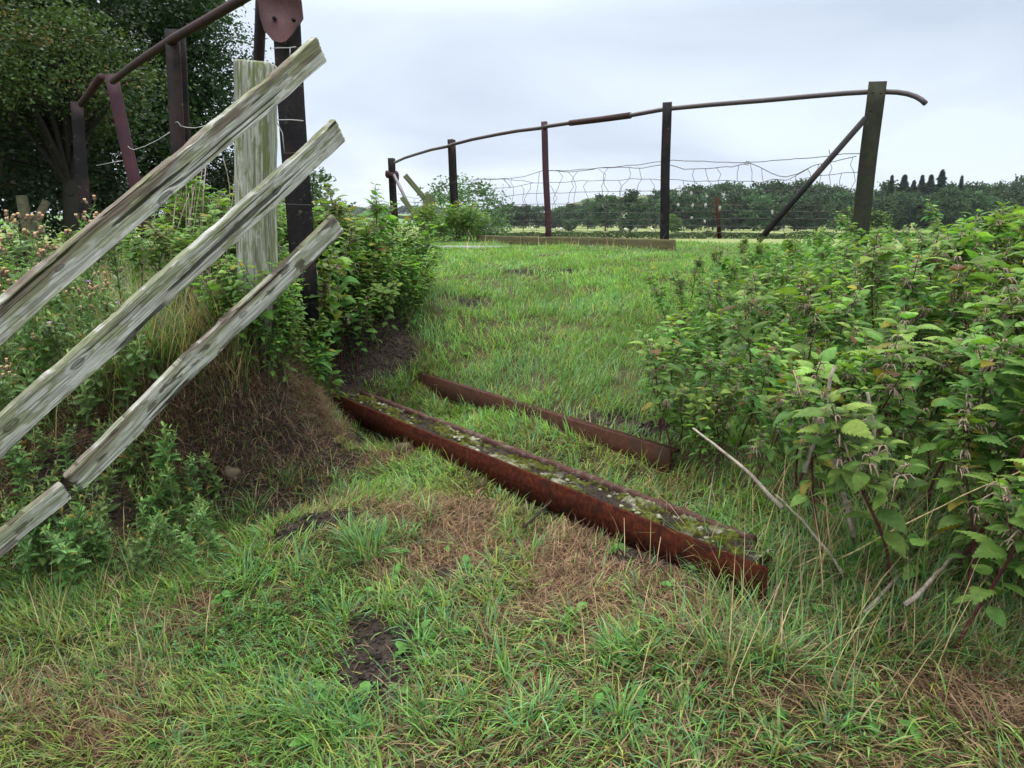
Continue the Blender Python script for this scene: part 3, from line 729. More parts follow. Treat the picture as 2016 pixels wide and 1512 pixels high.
    c = c * (1 - .75 * crack[..., None]); c = c * (1 - .55 * kn[..., None] * (1 - .4 * g2[..., None])) * (1 - .6 * kd[..., None])
    n_ = len(xs); ii = np.arange(n_ - 1)[:, None] * k; jj = np.arange(k)[None]; j2_ = (jj + 1) % k
    F = np.stack([ii + jj, ii + j2_, ii + k + j2_, ii + k + jj], -1).reshape(-1, 4)
    me = make_mesh(name, V, [F, np.array([list(range(k))[::-1]]), np.array([list(range((n_ - 1) * k, n_ * k))])], c.reshape(-1, 3), False)
    o = obj(name, me, M['board'], parent)
    o.matrix_local = Matrix.Translation(-Vector([float(a) for a in org])) @ Matrix(((X[0], Y[0], Z[0], A[0]), (X[1], Y[1], Z[1], A[1]), (X[2], Y[2], Z[2], A[2]), (0, 0, 0, 1)))
    return o
m = NM('old_board'); at = m.n('ShaderNodeAttribute', attribute_name='Col'); v = m.n('ShaderNodeTexCoord').outputs['Object']
gr = m.noise(m.mapping(v, (10, 380, 380)), 1.0, 3, .7)
M['board'] = m.done(m.bsdf(m.mix(1.0, at.outputs['Color'], m.ramp(gr, [(.3, .55), (.65, 1.25)]), 'MULTIPLY'), .92, m.bump(gr, .6, .002), .1))
o = rough_board('post', W(508, 860, 2.88), W(503, 123, 2.83), (1, 0, 0), .100, .075, wf, wp, 2, [(.62, .3, .008), (.86, -.2, .010), (.35, .4, .007)], .3, .9, .35)
def board(a, b, w, sd, Da=1.88, Db=2.74, **kw):
    A = W(*a, Da); B = W(*b, Db); ex = A + (A - B) * .22
    return rough_board('rail', ex, B, (0, -.25, 1), w, .032, wf, wp, sd, **kw)
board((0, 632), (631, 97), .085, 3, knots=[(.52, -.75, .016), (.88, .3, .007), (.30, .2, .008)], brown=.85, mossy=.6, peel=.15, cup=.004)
board((0, 857), (667, 257), .085, 5, knots=[(.33, .3, .012), (.20, .2, .013), (.80, -.1, .007)], brown=.1, mossy=.75, peel=.2)
# the lowest board has broken and sits crooked
Am = W(140, 948, 2.11); Bm = W(665, 440, 2.74)
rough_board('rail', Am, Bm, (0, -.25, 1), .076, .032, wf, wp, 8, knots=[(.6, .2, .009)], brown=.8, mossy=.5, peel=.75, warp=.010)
Al = W(-130, 1176, 1.80); Bl = W(128, 965, 2.10)
rough_board('rail', Al, Bl, (0, -.25, 1), .066, .026, wf, wp, 28, knots=[], brown=.8, mossy=.6, peel=.7)
# the lower support of the same fence, outside the view
A = W(0, 857, 1.88); B = W(667, 257, 2.74); q = A + (A - B) * .2
plank_obj('post', (q[0], q[1] + .09, float(H(q[0], q[1])) - .1), (q[0], q[1] + .09, q[2] + .42), (1, 0, 0), .12, .1, M['wood'][3], wf, seed=12, org=wp)
for (x_, y_, D_) in [(515, 202, 2.70), (520, 395, 2.70), (535, 560, 2.70)]:
    b = MB(); P = W(x_, y_, D_ - .0); b.tube(rel([P + np.array([0, .03, 0]), P], wp), .005, 8); b.build('nail', M['rust_old'], wf)

# far broken wooden fence by the end post
fo = W(845, 470, 11.3)
ff = empty('wooden_fence', fo)
tag(ff, 'broken green wooden fence with crossed boards beside the far end post', 'fence')
plank_obj('post', W(829, 478, 11.3), W(846, 381, 11.3), (1, 0, 0), .125, .1, M['wood_far'], ff, seed=21, segs=14, org=fo)
plank_obj('rail', W(868, 430, 11.42), W(797, 345, 11.2), (0, 0, 1), .075, .035, M['wood_far'], ff, seed=22, segs=14, org=fo)
plank_obj('rail', W(834, 447, 11.2), W(791, 388, 11.2), (0, 0, 1), .075, .035, M['wood_far'], ff, seed=23, segs=14, org=fo)

# old post and brace under the trees, the stub beyond the nettles, rusty stake
po = W(68, 520, 8.0)
fp = empty('fence_post', po); tag(fp, 'grey round fence post with a leaning strut beneath the dark trees', 'fence post')
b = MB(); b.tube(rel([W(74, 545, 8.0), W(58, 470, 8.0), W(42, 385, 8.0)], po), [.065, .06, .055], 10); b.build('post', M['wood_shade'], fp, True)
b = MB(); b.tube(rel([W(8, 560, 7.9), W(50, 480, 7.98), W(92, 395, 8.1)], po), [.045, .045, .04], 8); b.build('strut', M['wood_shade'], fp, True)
so = W(1746, 490, 7.6)
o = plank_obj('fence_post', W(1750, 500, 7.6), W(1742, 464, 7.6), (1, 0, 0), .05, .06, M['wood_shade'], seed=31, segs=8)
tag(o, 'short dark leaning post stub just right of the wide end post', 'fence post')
b = MB(); P0 = W(1417, 470, 9.2); b.sweep(TPROF(.045, .01, .03), [(0, 0, 0), (W(1414, 425, 9.2) - P0), (W(1411, 388, 9.2) - P0)], np.array([0, -1, 0]))
o = b.build('metal_stake', M['rust_old']); o.location = tuple(P0); tag(o, 'thin rusty red stake standing behind the slack wire netting', 'stake')

# ------------------------------------------------------------------ the steel beams set in the bank
def bline(a, b_, z):
    def g(p):
        d = W(*p, 1.0); s = z / d[2]; return d * s
    return g(a), g(b_)
Z1 = -.85
A1, B1 = bline((648, 773), (1508, 1118), Z1)
u1 = (B1 - A1) / np.linalg.norm(B1 - A1); L1 = np.linalg.norm(B1 - A1)
n1_ = np.array([-u1[1], u1[0], 0]);
if n1_[1] < 0: n1_ = -n1_
bo = empty('steel_beam', A1); tag(bo, 'near rusty steel channel beam filled with moss and pale lichen', 'beam', 'rusty beams set in the bank')
ts = np.linspace(0, L1, 60)
def edgewob(t, s): return 0.004 * (fbm(t * 3, t * 0 + s, s, 4) - .5) * 2
# front plate with wavy bottom
b = MB()
P = np.array([u1 * t for t in ts])
for side_, H0 in ((0, 0),):
    prof = []
rowsV = []
for q, t in enumerate(ts):
    top = edgewob(t, 1); cut = 0.06 * max(0, 1 - t / .10)      # the slanting cut end
    bt_ = -.105 + edgewob(t, 2)
    c0 = u1 * t
    for (off, z_) in ((0, top - .001), (.011, top), (.011, bt_), (0, bt_)):
        tt = u1 * (t + (cut if z_ < -.04 else 0))
        rowsV.append(tt + n1_ * (off + edgewob(t, 5) * .4) + np.array([0, 0, z_]))
V = np.array(rowsV); k = 4; i = np.arange(len(ts) - 1)[:, None] * k; j = np.arange(k)[None, :]; j2 = (j + 1) % k
b.add(V, [np.stack([i + j, i + k + j, i + k + j2, i + j2], -1).reshape(-1, 4), np.array([[0, 1, 2, 3]]), np.array([[4 * len(ts) - 1, 4 * len(ts) - 2, 4 * len(ts) - 3, 4 * len(ts) - 4]])])
b.build('front_flange', M['rust'], bo)
b = MB()
th_ = np.linspace(0, 2 * math.pi, 12, endpoint=False)
prof = [(0.015 * math.copysign(abs(math.cos(a)) ** .7, math.cos(a)), 0.016 * math.copysign(abs(math.sin(a)) ** .7, math.sin(a))) for a in th_]
pts = np.array([u1 * t + n1_ * (.142 + edgewob(t, 7)) + np.array([0, 0, -.013 + edgewob(t, 8)]) for t in ts[2:-3]])
b.sweep(prof, pts, (0, 0, 1)); rv = b.V[0]; rv += .0035 * (np.stack([fbm(rv[:, 0] * 30, rv[:, 1] * 30 + rv[:, 2] * 60, q, 3) for q in (1, 2, 3)], -1) - .5) * 2; b.build('back_ridge', M['rust_ridge'], bo, True)
b = MB(); b.box(u1 * (L1 / 2 - .02) + n1_ * .078 + np.array([0, 0, -.042]), (L1 / 2 - .05, .066, .005), np.array([u1, n1_, [0, 0, 1]]).T)
b.build('web', M['rust_old'], bo)
# soil, moss and lichen lying in the channel
nu_, nv_ = 1100, 44
tt = np.linspace(.03, L1 - .06, nu_); vv = np.linspace(.010, .132, nv_)
TT, VV = np.meshgrid(tt, vv)
moss = sstep(.50, .58, fbm(TT * 16, VV * 30, 31, 5)); lich = sstep(.55, .60, fbm(TT * 22 + 40, VV * 34, 33, 5)) * (1 - .6 * moss)
lich = lich * sstep(.35, .55, fbm(TT * 3, VV * 5, 35, 2))
Zs = -.030 + .026 * fbm(TT * 22, VV * 26, 37, 5) + .016 * moss * fbm(TT * 70, VV * 70, 38, 3) + .016 * lich * fbm(TT * 40, VV * 40, 39, 3)
Zs -= .010 * sstep(.02, .0, VV)
fine = fbm(TT * 110, VV * 110, 41, 3)[..., None] ** 1.5 * 1.35
C = np.array([.035, .028, .022]) * (.5 + fine); C = C * (1 - moss[..., None]) + moss[..., None] * np.array([.060, .065, .012]) * (.3 + 1.3 * fine)
C = C * (1 - lich[..., None]) + lich[..., None] * np.array([.27, .27, .19]) * (.35 + .9 * fine)
V = TT[..., None] * u1 + VV[..., None] * n1_ + np.stack([0 * Zs, 0 * Zs, Zs], -1)
ii = np.arange(nv_ - 1)[:, None] * nu_ + np.arange(nu_ - 1)[None, :]
me = make_mesh('moss_filling', V.reshape(-1, 3), np.stack([ii, ii + 1, ii + nu_ + 1, ii + nu_], -1).reshape(-1, 4), C.reshape(-1, 3), True)
obj('moss_filling', me, M['lichen'], bo)
b = MB(); lr = np.random.default_rng(77)
for q in range(40):
    t = lr.choice([.28, .55, .62, 1.05, 1.2, 1.75, 1.9, 2.05, 2.3]) + lr.normal(0, .06); v_ = lr.uniform(.03, .12); sz = lr.uniform(.003, .009)
    if not .03 < t < L1: continue
    b.lump(u1 * t + n1_ * v_ + np.array([0, 0, -.012 + lr.uniform(0, .008)]), (sz, sz * .9, sz * .5), q % 9, np.array([.30, .30, .20]) * lr.uniform(.35, 1.1), .8, 7, 9)
b.build('lichen', M['lichen'], bo)['kind'] = 'stuff'
A2, B2 = bline((824, 735), (1318, 886), -.775)
u2 = (B2 - A2) / np.linalg.norm(B2 - A2); L2 = np.linalg.norm(B2 - A2); n2_ = np.array([-u2[1], u2[0], 0]); n2_ = n2_ if n2_[1] > 0 else -n2_
bo2 = empty('steel_beam', A2); tag(bo2, 'second rusty steel beam behind the mossy one, edging the grass slope', 'beam', 'rusty beams set in the bank')
b = MB(); rowsV = []; ts2 = np.linspace(0, L2, 40)
for t in ts2:
    for (off, z_) in ((0, 0.0), (.012, .001), (.012, -.13), (0, -.13)):
        rowsV.append(u2 * t + n2_ * (off + edgewob(t, 15)) + np.array([0, 0, z_ + (edgewob(t, 11) if z_ > -.05 else 0)]))
i = np.arange(len(ts2) - 1)[:, None] * 4
b.add(np.array(rowsV), [np.stack([i + j, i + 4 + j, i + 4 + j2, i + j2], -1).reshape(-1, 4), np.array([[0, 1, 2, 3]]), np.array([[4 * len(ts2) - 1, 4 * len(ts2) - 2, 4 * len(ts2) - 3, 4 * len(ts2) - 4]])])
b.build('front_flange', M['rust_old'], bo2)
b = MB(); b.sweep([(-.0, -.0), (.0, -.008), (.05, -.008), (.05, 0)], [u2 * .0 + n2_ * .012, u2 * L2 + n2_ * .012], (0, 0, 1)) if False else b.box(u2 * L2 / 2 + n2_ * .035 + np.array([0, 0, -.012]), (L2 / 2, .022, .004), np.array([u2, n2_, [0, 0, 1]]).T)
b.build('top_flange', M['rust_old'], bo2)
# concrete slab edge in the deck
b = MB(); sa = ground_at(915, 497); 
g0 = onground(-.25, 8.3); b.box((0, 0, 0), (.55, .16, .03), np.array([[1, .0, 0], [0, 1, 0], [0, 0, 1]]))
o = b.build('concrete_slab', M['concrete']); o.location = (-.62, 8.35, float(H(-.62, 8.35)) - .008); o.rotation_euler = (0, 0, R(-8)); tag(o, 'grey concrete slab lying flush in the grass below the dark bush', 'slab')

# stones
def stone(px, py, r, lab, seed, dz=0.0):
    g = ground_at(px, py); b = MB(); b.lump((0, 0, 0), r, seed, rough=.38, nu=14, nv=20)
    o = b.build('stone', M['stone'], None, True); o.location = (g[0], g[1], g[2] + dz); tag(o, lab, 'stone')
stone(458, 945, (.034, .03, .028), 'larger round brown stone showing in the soil bank below the fence', 1, -.002)
stone(372, 960, (.034, .03, .026), 'smaller low brown stone in the soil bank, left of the round one', 2, .003)
stone(795, 893, (.030, .026, .026), 'rounded tan stone tucked beneath the mossy beam', 3, .018)
stone(608, 835, (.030, .024, .015), 'grey flat stone in the dark soil left of the beam end', 4, .006)
# ------------------------------------------------------------------ grass
def blades(P, L, Wd, head, lean, curl, C, name_unused=None, C2=None):
    """many grass blades at once -> V, F, C.  P (n,3); lean: tilt at the root; curl: extra bend"""
    n = len(P); seg = 3
    fwd = np.c_[np.cos(head), np.sin(head), np.zeros(n)]; sd_ = np.c_[-np.sin(head), np.cos(head), np.zeros(n)]
    up_ = np.array([0, 0, 1.0])
    pos = P.copy(); Vs = []; wts = [0.8, 1.0, 0.72, 0.10]
    for s in range(seg + 1):
        w = (Wd * wts[s] * .5)[:, None]
        Vs.append(pos - sd_ * w); Vs.append(pos + sd_ * w)
        a = lean + curl * ((s + .5) / seg)
        pos = pos + (fwd * np.sin(a)[:, None] + up_ * np.cos(a)[:, None]) * (L / seg)[:, None]
    V = np.stack(Vs, 1).reshape(-1, 3)
    b0 = np.arange(n)[:, None] * 8
    F = np.concatenate([b0 + np.array([0, 1, 3, 2]), b0 + np.array([2, 3, 5, 4]), b0 + np.array([4, 5, 7, 6])])
    Cc = np.repeat(C[:, None, :], 8, 1).copy()
    if C2 is not None:
        Cc[:, 4:, :] = C2[:, None, :]
    return V, F, Cc.reshape(-1, 3)
GREEN = np.array([.120, .265, .060]); GREEN2 = np.array([.205, .350, .095]); BLUE = np.array([.105, .255, .110]); STRAW = np.array([.38, .28, .16]); BROWN = np.array([.210, .120, .075]); YEL = np.array([.28, .31, .08])
rg = np.random.default_rng(3)
def green_cols(n, straw=0.1, lush=0.5, k=None):
    t = rg.random(n)[:, None]; c = GREEN * (1 - t) + GREEN2 * t
    b_ = rg.random(n) < .25; c[b_] = BLUE * (.8 + .5 * rg.random((b_.sum(), 1)))
    y_ = rg.random(n) < .10; c[y_] = YEL
    s_ = rg.random(n) < straw; c[s_] = STRAW * (.6 + .7 * rg.random((s_.sum(), 1)))
    return c * (.55 + .8 * rg.random((n, 1)))
acc = []
beam_guard = []
def not_on_beam(x, y):
    d = np.stack([x - A1[0], y - A1[1]], -1); a = d @ u1[:2]; q = d @ n1_[:2]
    on = (a > 0) & (a < L1) & (q > -.012) & (q < .175)
    d = np.stack([x - A2[0], y - A2[1]], -1); a = d @ u2[:2]; q = d @ n2_[:2]
    on |= (a > 0) & (a < L2) & (q > -.01) & (q < .05)
    return ~on
def visible(x, y, mpx=120):
    px, py, d = PX(np.c_[x, y, H(x, y)])
    return (d > .2) & (px > -mpx) & (px < 2016 + mpx) & (py < 1512 + mpx * 1.6) & (py > 380)
def scatter(n, x0, x1, y0, y1, dens):
    x = rg.uniform(x0, x1, n); y = rg.uniform(y0, y1, n)
    keep = (rg.random(n) < dens(x, y)) & not_on_beam(x, y) & visible(x, y)
    return x[keep], y[keep]
def common(x, y):
    return patchmask(x, y, SOIL, 3), patchmask(x, y, DRY, 5)
def slopeside(x, y):
    """1 on the grass slope and deck, 0 in the foreground"""
    d = (x - A2[0]) * n2_[0] + (y - A2[1]) * n2_[1]
    return sstep(-.02, .10, d)
def leftbank(x, y): return sstep(0.0, .3, -((x + .80) * NRM[0] + (y - 3.0) * NRM[1]) - .0)
# a) foreground turf
def dens_fg(x, y):
    s, d = common(x, y); q = fbm(x * 9, y * 9, 21, 3)
    return np.clip((1 - .97 * s) * (1 - .72 * d) * (1 - slopeside(x, y)) * (.35 + 1.1 * sstep(.32, .6, q)), 0, 1)
x, y = scatter(270000, -2.6, 2.6, .95, 3.9, dens_fg)
n = len(x); s, d = common(x, y); tu = fbm(x * 4, y * 4, 23, 3); rz_ = zone_r(x, y)
straw = np.clip(.16 + .46 * sstep(.45, .62, fbm(x * 2.2, y * 2.2, 27, 3)) + .08 * sstep(0, .8, x) + .5 * d + .15 * rz_, 0, .9)
L = (.028 + .050 * rg.random(n) ** 1.4) * (.7 + .9 * tu) * (1 + 1.0 * rz_ * rg.random(n)); C = green_cols(n, 0.0)
warm = sstep(.42, .62, fbm(x * 1.3 + 3, y * 1.3, 29, 3))[:, None]; C = (C * (1 - .35 * warm) + np.array([.28, .28, .10]) * .35 * warm) * 1.24 * np.array([1.04, .98, .90])
ss = rg.random(n) < straw; C[ss] = np.where(rg.random((ss.sum(), 1)) < .55, STRAW, BROWN) * (.5 + .8 * rg.random((ss.sum(), 1)))
hd = rg.uniform(0, 2 * math.pi, n) * .6 + 6 * fbm(x * 3, y * 3, 24, 2)
acc.append(blades(np.c_[x, y, H(x, y) - .004], L, .0026 + .0028 * rg.random(n) ** 1.5, hd, rg.uniform(.1, 1.0, n) + .4 * ss, rg.uniform(.2, 1.4, n), C))
# b) lush slope and deck
def dens_sl(x, y):
    s, d = common(x, y); D = np.hypot(x, y)
    s2 = (x - 3.15) * NRM[0] + (y - 6.35) * NRM[1]
    return np.clip((1 - .9 * s) * (1 - .5 * d) * np.maximum(slopeside(x, y), 0) * np.clip((3.2 / D) ** 1.1, .15, 1) * (s2 < 1.2) * (.3 + 1.1 * sstep(.3, .6, fbm(x * 6, y * 6, 51, 3))), 0, 1)
x, y = scatter(700000, -3.0, 5.4, 2.2, 12.5, dens_sl)
n = len(x); tu = fbm(x * 3.2, y * 3.2, 53, 3); D = np.hypot(x, y)
L = (.045 + .055 * rg.random(n)) * (.55 + 1.0 * tu) * (1 - .45 * sstep(4.5, 7.0, D)) * .85; C = green_cols(n, .03)
lt = sstep(.4, .65, fbm(x * 1.7, y * 1.7, 55, 3))[:, None]
C = C * (1.0 + .30 * (1 - lt)) * np.array([1.0, .96, 1.02])
hd = rg.uniform(0, 2 * math.pi, n) * .7 + 6 * fbm(x * 2.2, y * 2.2, 54, 2)
acc.append(blades(np.c_[x, y, H(x, y) - .004], L, (.0022 + .0016 * rg.random(n)) * np.clip(D / 3.5, 1, 2.4), hd, rg.uniform(.0, .8, n), rg.uniform(.2, 1.3, n), C))
# c) tufts of longer grass
tl = []
POSTG = W(503, 700, 2.78)
def tuft(px, py, nb, Lm, spread=.03, straw=.05, wd=.0042, flat=.9, P=None, tint=1.0):
    g = ground_at(px, py) if P is None else P
    r = spread * np.sqrt(rg.random(nb)); a = rg.uniform(0, 2 * math.pi, nb)
    x = g[0] + r * np.cos(a); y = g[1] + r * np.sin(a)
    L = Lm * rg.uniform(.45, 1.1, nb); C = green_cols(nb, straw) * tint; C[:, 2] *= 1.15
    tl.append(blades(np.c_[x, y, H(x, y) - .004], L, wd * rg.uniform(.6, 1.2, nb), a + rg.normal(0, .5, nb), rg.uniform(.05, flat, nb), rg.uniform(.3, 1.4, nb), C))
for a in [(725, 1095, 120, .14, .04), (700, 1075, 60, .13, .03), (755, 1060, 50, .12, .03), (560, 955, 45, .16, .025), (600, 945, 30, .14, .02), (880, 1190, 40, .10, .03), (640, 985, 40, .11, .03),
          (500, 1010, 50, .15, .03), (440, 1040, 60, .15, .04), (960, 1180, 50, .1, .04), (1010, 1060, 60, .11, .04), (1040, 1100, 50, .10, .04), (790, 770, 60, .10, .05),
          (800, 745, 70, .10, .05), (960, 740, 50, .12, .06), (1060, 700, 60, .11, .06), (930, 800, 50, .10, .05), (860, 810, 50, .10, .04), (640, 1180, 50, .09, .04),
          (480, 1150, 50, .12, .04), (680, 1220, 60, .1, .04), (560, 1400, 90, .12, .06), (640, 1440, 90, .12, .06), (460, 1430, 70, .12, .06), (850, 1420, 60, .1, .05), (330, 1190, 50, .10, .05),
          (250, 1150, 50, .12, .05), (690, 980, 40, .10, .03), (1120, 1010, 30, .09, .03), (500, 620, 30, .2, .05), (1060, 1420, 60, .1, .05), (960, 1260, 60, .09, .05)]:
    tuft(*a)
for k_ in range(26):
    tuft(0, 0, 10, rg.uniform(.07, .16), .03, .35, .003, 1.0, onground(POSTG[0] + rg.normal(0, .12), POSTG[1] - .07 + rg.normal(0, .04)), .9)
for k_ in range(130):
    px = rg.uniform(250, 1750); py = rg.uniform(960, 1500); g = ground_at(px, py)
    if patchmask(g[0], g[1], SOIL, 3) > .3 or not not_on_beam(np.array([g[0]]), np.array([g[1]]))[0] or slopeside(g[0], g[1]) > .2: continue
    tuft(0, 0, rg.integers(16, 46), rg.uniform(.06, .12), rg.uniform(.015, .035), .05, rg.uniform(.0035, .0055), 1.1, g, rg.uniform(.85, 1.25))
# long blades between the two beams and along them
for t in np.linspace(.05, L1, 85):
    w_ = rg.uniform(.19, .29); P = A1 + u1 * t + n1_ * w_; P = onground(P[0], P[1]); tuft(0, 0, rg.integers(9, 18), rg.uniform(.05, .12), .03, .05, .0034, .7, P)
for t in np.linspace(.5, L1, 46):
    P = A1 + u1 * t - n1_ * rg.uniform(.02, .06); P = onground(P[0], P[1]); tuft(0, 0, rg.integers(2, 7), rg.uniform(.03, .08), .02, .35, .0026, .6, P)
for t in np.linspace(0, L2, 40):
    P = A2 + u2 * t + n2_ * rg.uniform(.03, .12); P = onground(P[0], P[1]); tuft(0, 0, rg.integers(6, 16), rg.uniform(.05, .09), .03, .25, .0026, 1.2, P)
for k_ in range(16):
    P = A1 + u1 * (L1 + rg.uniform(-.16, .12)) + n1_ * rg.uniform(-.10, .26); P = onground(P[0], P[1]); tuft(0, 0, 9, rg.uniform(.10, .19), .03, .25, .003, .8, P)
# right foreground: long rank grass mixed with straw, and under the nettles
for k_ in range(620):
    px = rg.uniform(1380, 2080); py = rg.uniform(1040, 1330) if rg.random() < .5 else rg.uniform(840, 1150)
    if px < 1560 and py < 1090: continue
    g = ground_at(px, py); tuft(0, 0, rg.integers(9, 20), rg.uniform(.09, .24) * (1.15 if py < 1150 else .8), .035, .30, .0034, .8, g, .95)
for k_ in range(150):                                                  # at the foot of the kerb board and parapet
    t = rg.random(); q = kb + (ka - kb) * t * 1.35 - np.array([0, rg.uniform(.05, .5), 0]); g = onground(q[0], q[1]); tuft(0, 0, rg.integers(6, 12), rg.uniform(.04, .11), .06, .2, .005, .5, g)
for k_ in range(260):                                                  # left bank grass
    px = rg.uniform(-80, 520); py = rg.uniform(560, 1010); g = ground_at(px, py)
    if px > 290 and py > 745: continue
    if patchmask(g[0], g[1], SOIL, 3) > .4 or patchmask(g[0], g[1], DRY, 5) > .5: continue
    tuft(0, 0, rg.integers(8, 18), rg.uniform(.09, .22), .04, .18, .0036, .8, g, .85)
for k_ in range(300):
    px = rg.uniform(120, 520); py = rg.uniform(570, 750); g = ground_at(px, py); tuft(0, 0, rg.integers(6, 12), rg.uniform(.18, .38), .04, .5, .0030, .35, g, .95)
for k_ in range(170):
    px = rg.uniform(-60, 330); py = rg.uniform(1080, 1440); g = ground_at(px, py); tuft(0, 0, rg.integers(7, 14), rg.uniform(.06, .13), .04, .35, .0028, .8, g, .9)
acc += tl
def joined(parts):
    n = 0; V = []; F = []; C = []
    for v, f, c in parts:
        V.append(v); F.append(f + n); C.append(c); n += len(v)
    return np.concatenate(V), np.concatenate(F), np.concatenate(C)
V, F, C = joined(acc)
tag(obj('grass', make_mesh('grass', V, F, C), M['grass']), 'short green grass covering the bank, slope and deck', 'grass', kind='stuff')
# d) dead grass: matted brown thatch and straw
acc = []
def dens_dry(x, y):
    s, d = common(x, y); return np.clip(d * 1.0 + .20 * sstep(.42, .62, fbm(x * 4, y * 4, 61, 3)), 0, 1) * (1 - .8 * s) * (1 - .9 * slopeside(x, y))
x, y = scatter(270000, -2.6, 2.6, .95, 4.1, dens_dry); n = len(x)
tt_ = rg.random((n, 1)); C = (BROWN * (1 - tt_) + np.array([.34, .23, .145]) * tt_) * (.4 + 1.0 * rg.random((n, 1)))
hd = rg.uniform(0, 2 * math.pi, n)
acc.append(blades(np.c_[x, y, H(x, y) + rg.uniform(-.003, .014, n)], rg.uniform(.03, .085, n), rg.uniform(.0010, .0020, n), hd, rg.uniform(.6, 1.6, n), rg.uniform(-.6, 1.3, n), C))
# dead grass hanging down the steep bank
def grad(x, y): e = .04; return (H(x + e, y) - H(x - e, y)) / (2 * e), (H(x, y + e) - H(x, y - e)) / (2 * e)
x = np.r_[rg.uniform(-2.3, -.3, 200000), rg.uniform(-1.5, -.45, 500000)]; y = np.r_[rg.uniform(2.2, 4.0, 200000), rg.uniform(2.5, 3.9, 500000)]; gxx, gyy = grad(x, y); gm = np.hypot(gxx, gyy); s, d = common(x, y)
k = (rg.random(len(x)) < np.clip((gm - .3) / 4.5, 0, 1) * (.30 + .7 * np.maximum(d, .55 * (fbm(x * 7, y * 7, 63, 3) > .5))) * (1 - .75 * s)) & not_on_beam(x, y)
x, y, gxx, gyy = x[k], y[k], gxx[k], gyy[k]; n = len(x); tt_ = rg.random((n, 1))
C = (BROWN * .9 * (1 - tt_) + np.array([.36, .25, .165]) * tt_) * (.2 + 1.0 * rg.random((n, 1)) ** 1.5) * (.5 + .9 * fbm(x * 8, y * 8, 66, 3))[:, None]
acc.append(blades(np.c_[x, y, H(x, y) + rg.uniform(-.002, .015, n)], rg.uniform(.03, .10, n), rg.uniform(.0011, .0020, n), np.arctan2(-gyy, -gxx) + rg.normal(0, 1.5, n), rg.uniform(.4, 2.0, n), rg.uniform(-.2, 1.5, n), C))
k = rg.random(n) < np.where((x > -1.5) & (y > 2.45), .03, .16); x, y = x[k], y[k]; n = len(x)
acc_g = blades(np.c_[x, y, H(x, y)], rg.uniform(.04, .13, n), rg.uniform(.0018, .0034, n), np.arctan2(-gyy[k], -gxx[k]) + rg.normal(0, .9, n), rg.uniform(.1, 1.2, n), rg.uniform(.3, 1.6, n), green_cols(n, .1) * .9)
tag(obj('bank_grass', make_mesh('bank_grass', *acc_g), M['grass']), 'green grass hanging down the steep soil bank', 'grass', kind='stuff')
# long pale seed stalks standing up
P_ = []; Ls = []
for k_ in range(330):
    r_ = rg.random()
    if r_ < .25: px, py, Lm = rg.uniform(1400, 2040), rg.uniform(1000, 1420), rg.uniform(.15, .38)
    elif r_ < .5: px, py, Lm = rg.uniform(60, 420), rg.uniform(1080, 1330), rg.uniform(.10, .2)
    elif r_ < .60: px, py, Lm = rg.uniform(900, 1420), rg.uniform(484, 500), rg.uniform(.10, .26)
    elif r_ < .85: px, py, Lm = rg.uniform(900, 1500), rg.uniform(1000, 1400), rg.uniform(.08, .18)
    else: px, py, Lm = rg.uniform(0, 480), rg.uniform(620, 900), rg.uniform(.15, .35)
    g = ground_at(px, py); P_.append(g); Ls.append(Lm)
P_ = np.array(P_); n = len(P_); Ls = np.array(Ls)
C = STRAW * (.7 + .9 * rg.random((n, 1))); Dn = np.hypot(P_[:, 0], P_[:, 1])
acc.append(blades(P_, Ls, .0022 * np.clip(Dn / 3, 1, 3), rg.uniform(0, 2 * math.pi, n), rg.uniform(0, .35, n), rg.uniform(.1, .8, n), C))
V, F, C = joined(acc)
tag(obj('dead_grass', make_mesh('dead_grass', V, F, C), M['dry']), 'matted brown dead grass and pale straw', 'dead grass', kind='stuff')

# soil crumbs
mb = MB(); k_ = 0
for (cx_, cy_, rx, ry, an) in SOIL:
    for q in range(int(260 * rx * ry / .02)):
        r = math.sqrt(rg.random()); a = rg.uniform(0, 6.28); x_ = cx_ + rx * r * math.cos(a); y_ = cy_ + ry * r * math.sin(a)
        if not not_on_beam(np.array([x_]), np.array([y_]))[0]: continue
        sz = rg.uniform(.0025, .010); c_ = np.array([.048, .038, .032]) * rg.uniform(.5, 1.6)
        mb.lump((x_, y_, float(H(x_, y_)) + sz * .3), (sz, sz * .8, sz * .7), k_ % 13, c_, .3, 4, 6)
        k_ += 1
tag(mb.build('soil_crumbs', M['bark']), 'dark crumbly soil lying on the bare patches', 'soil', kind='stuff')

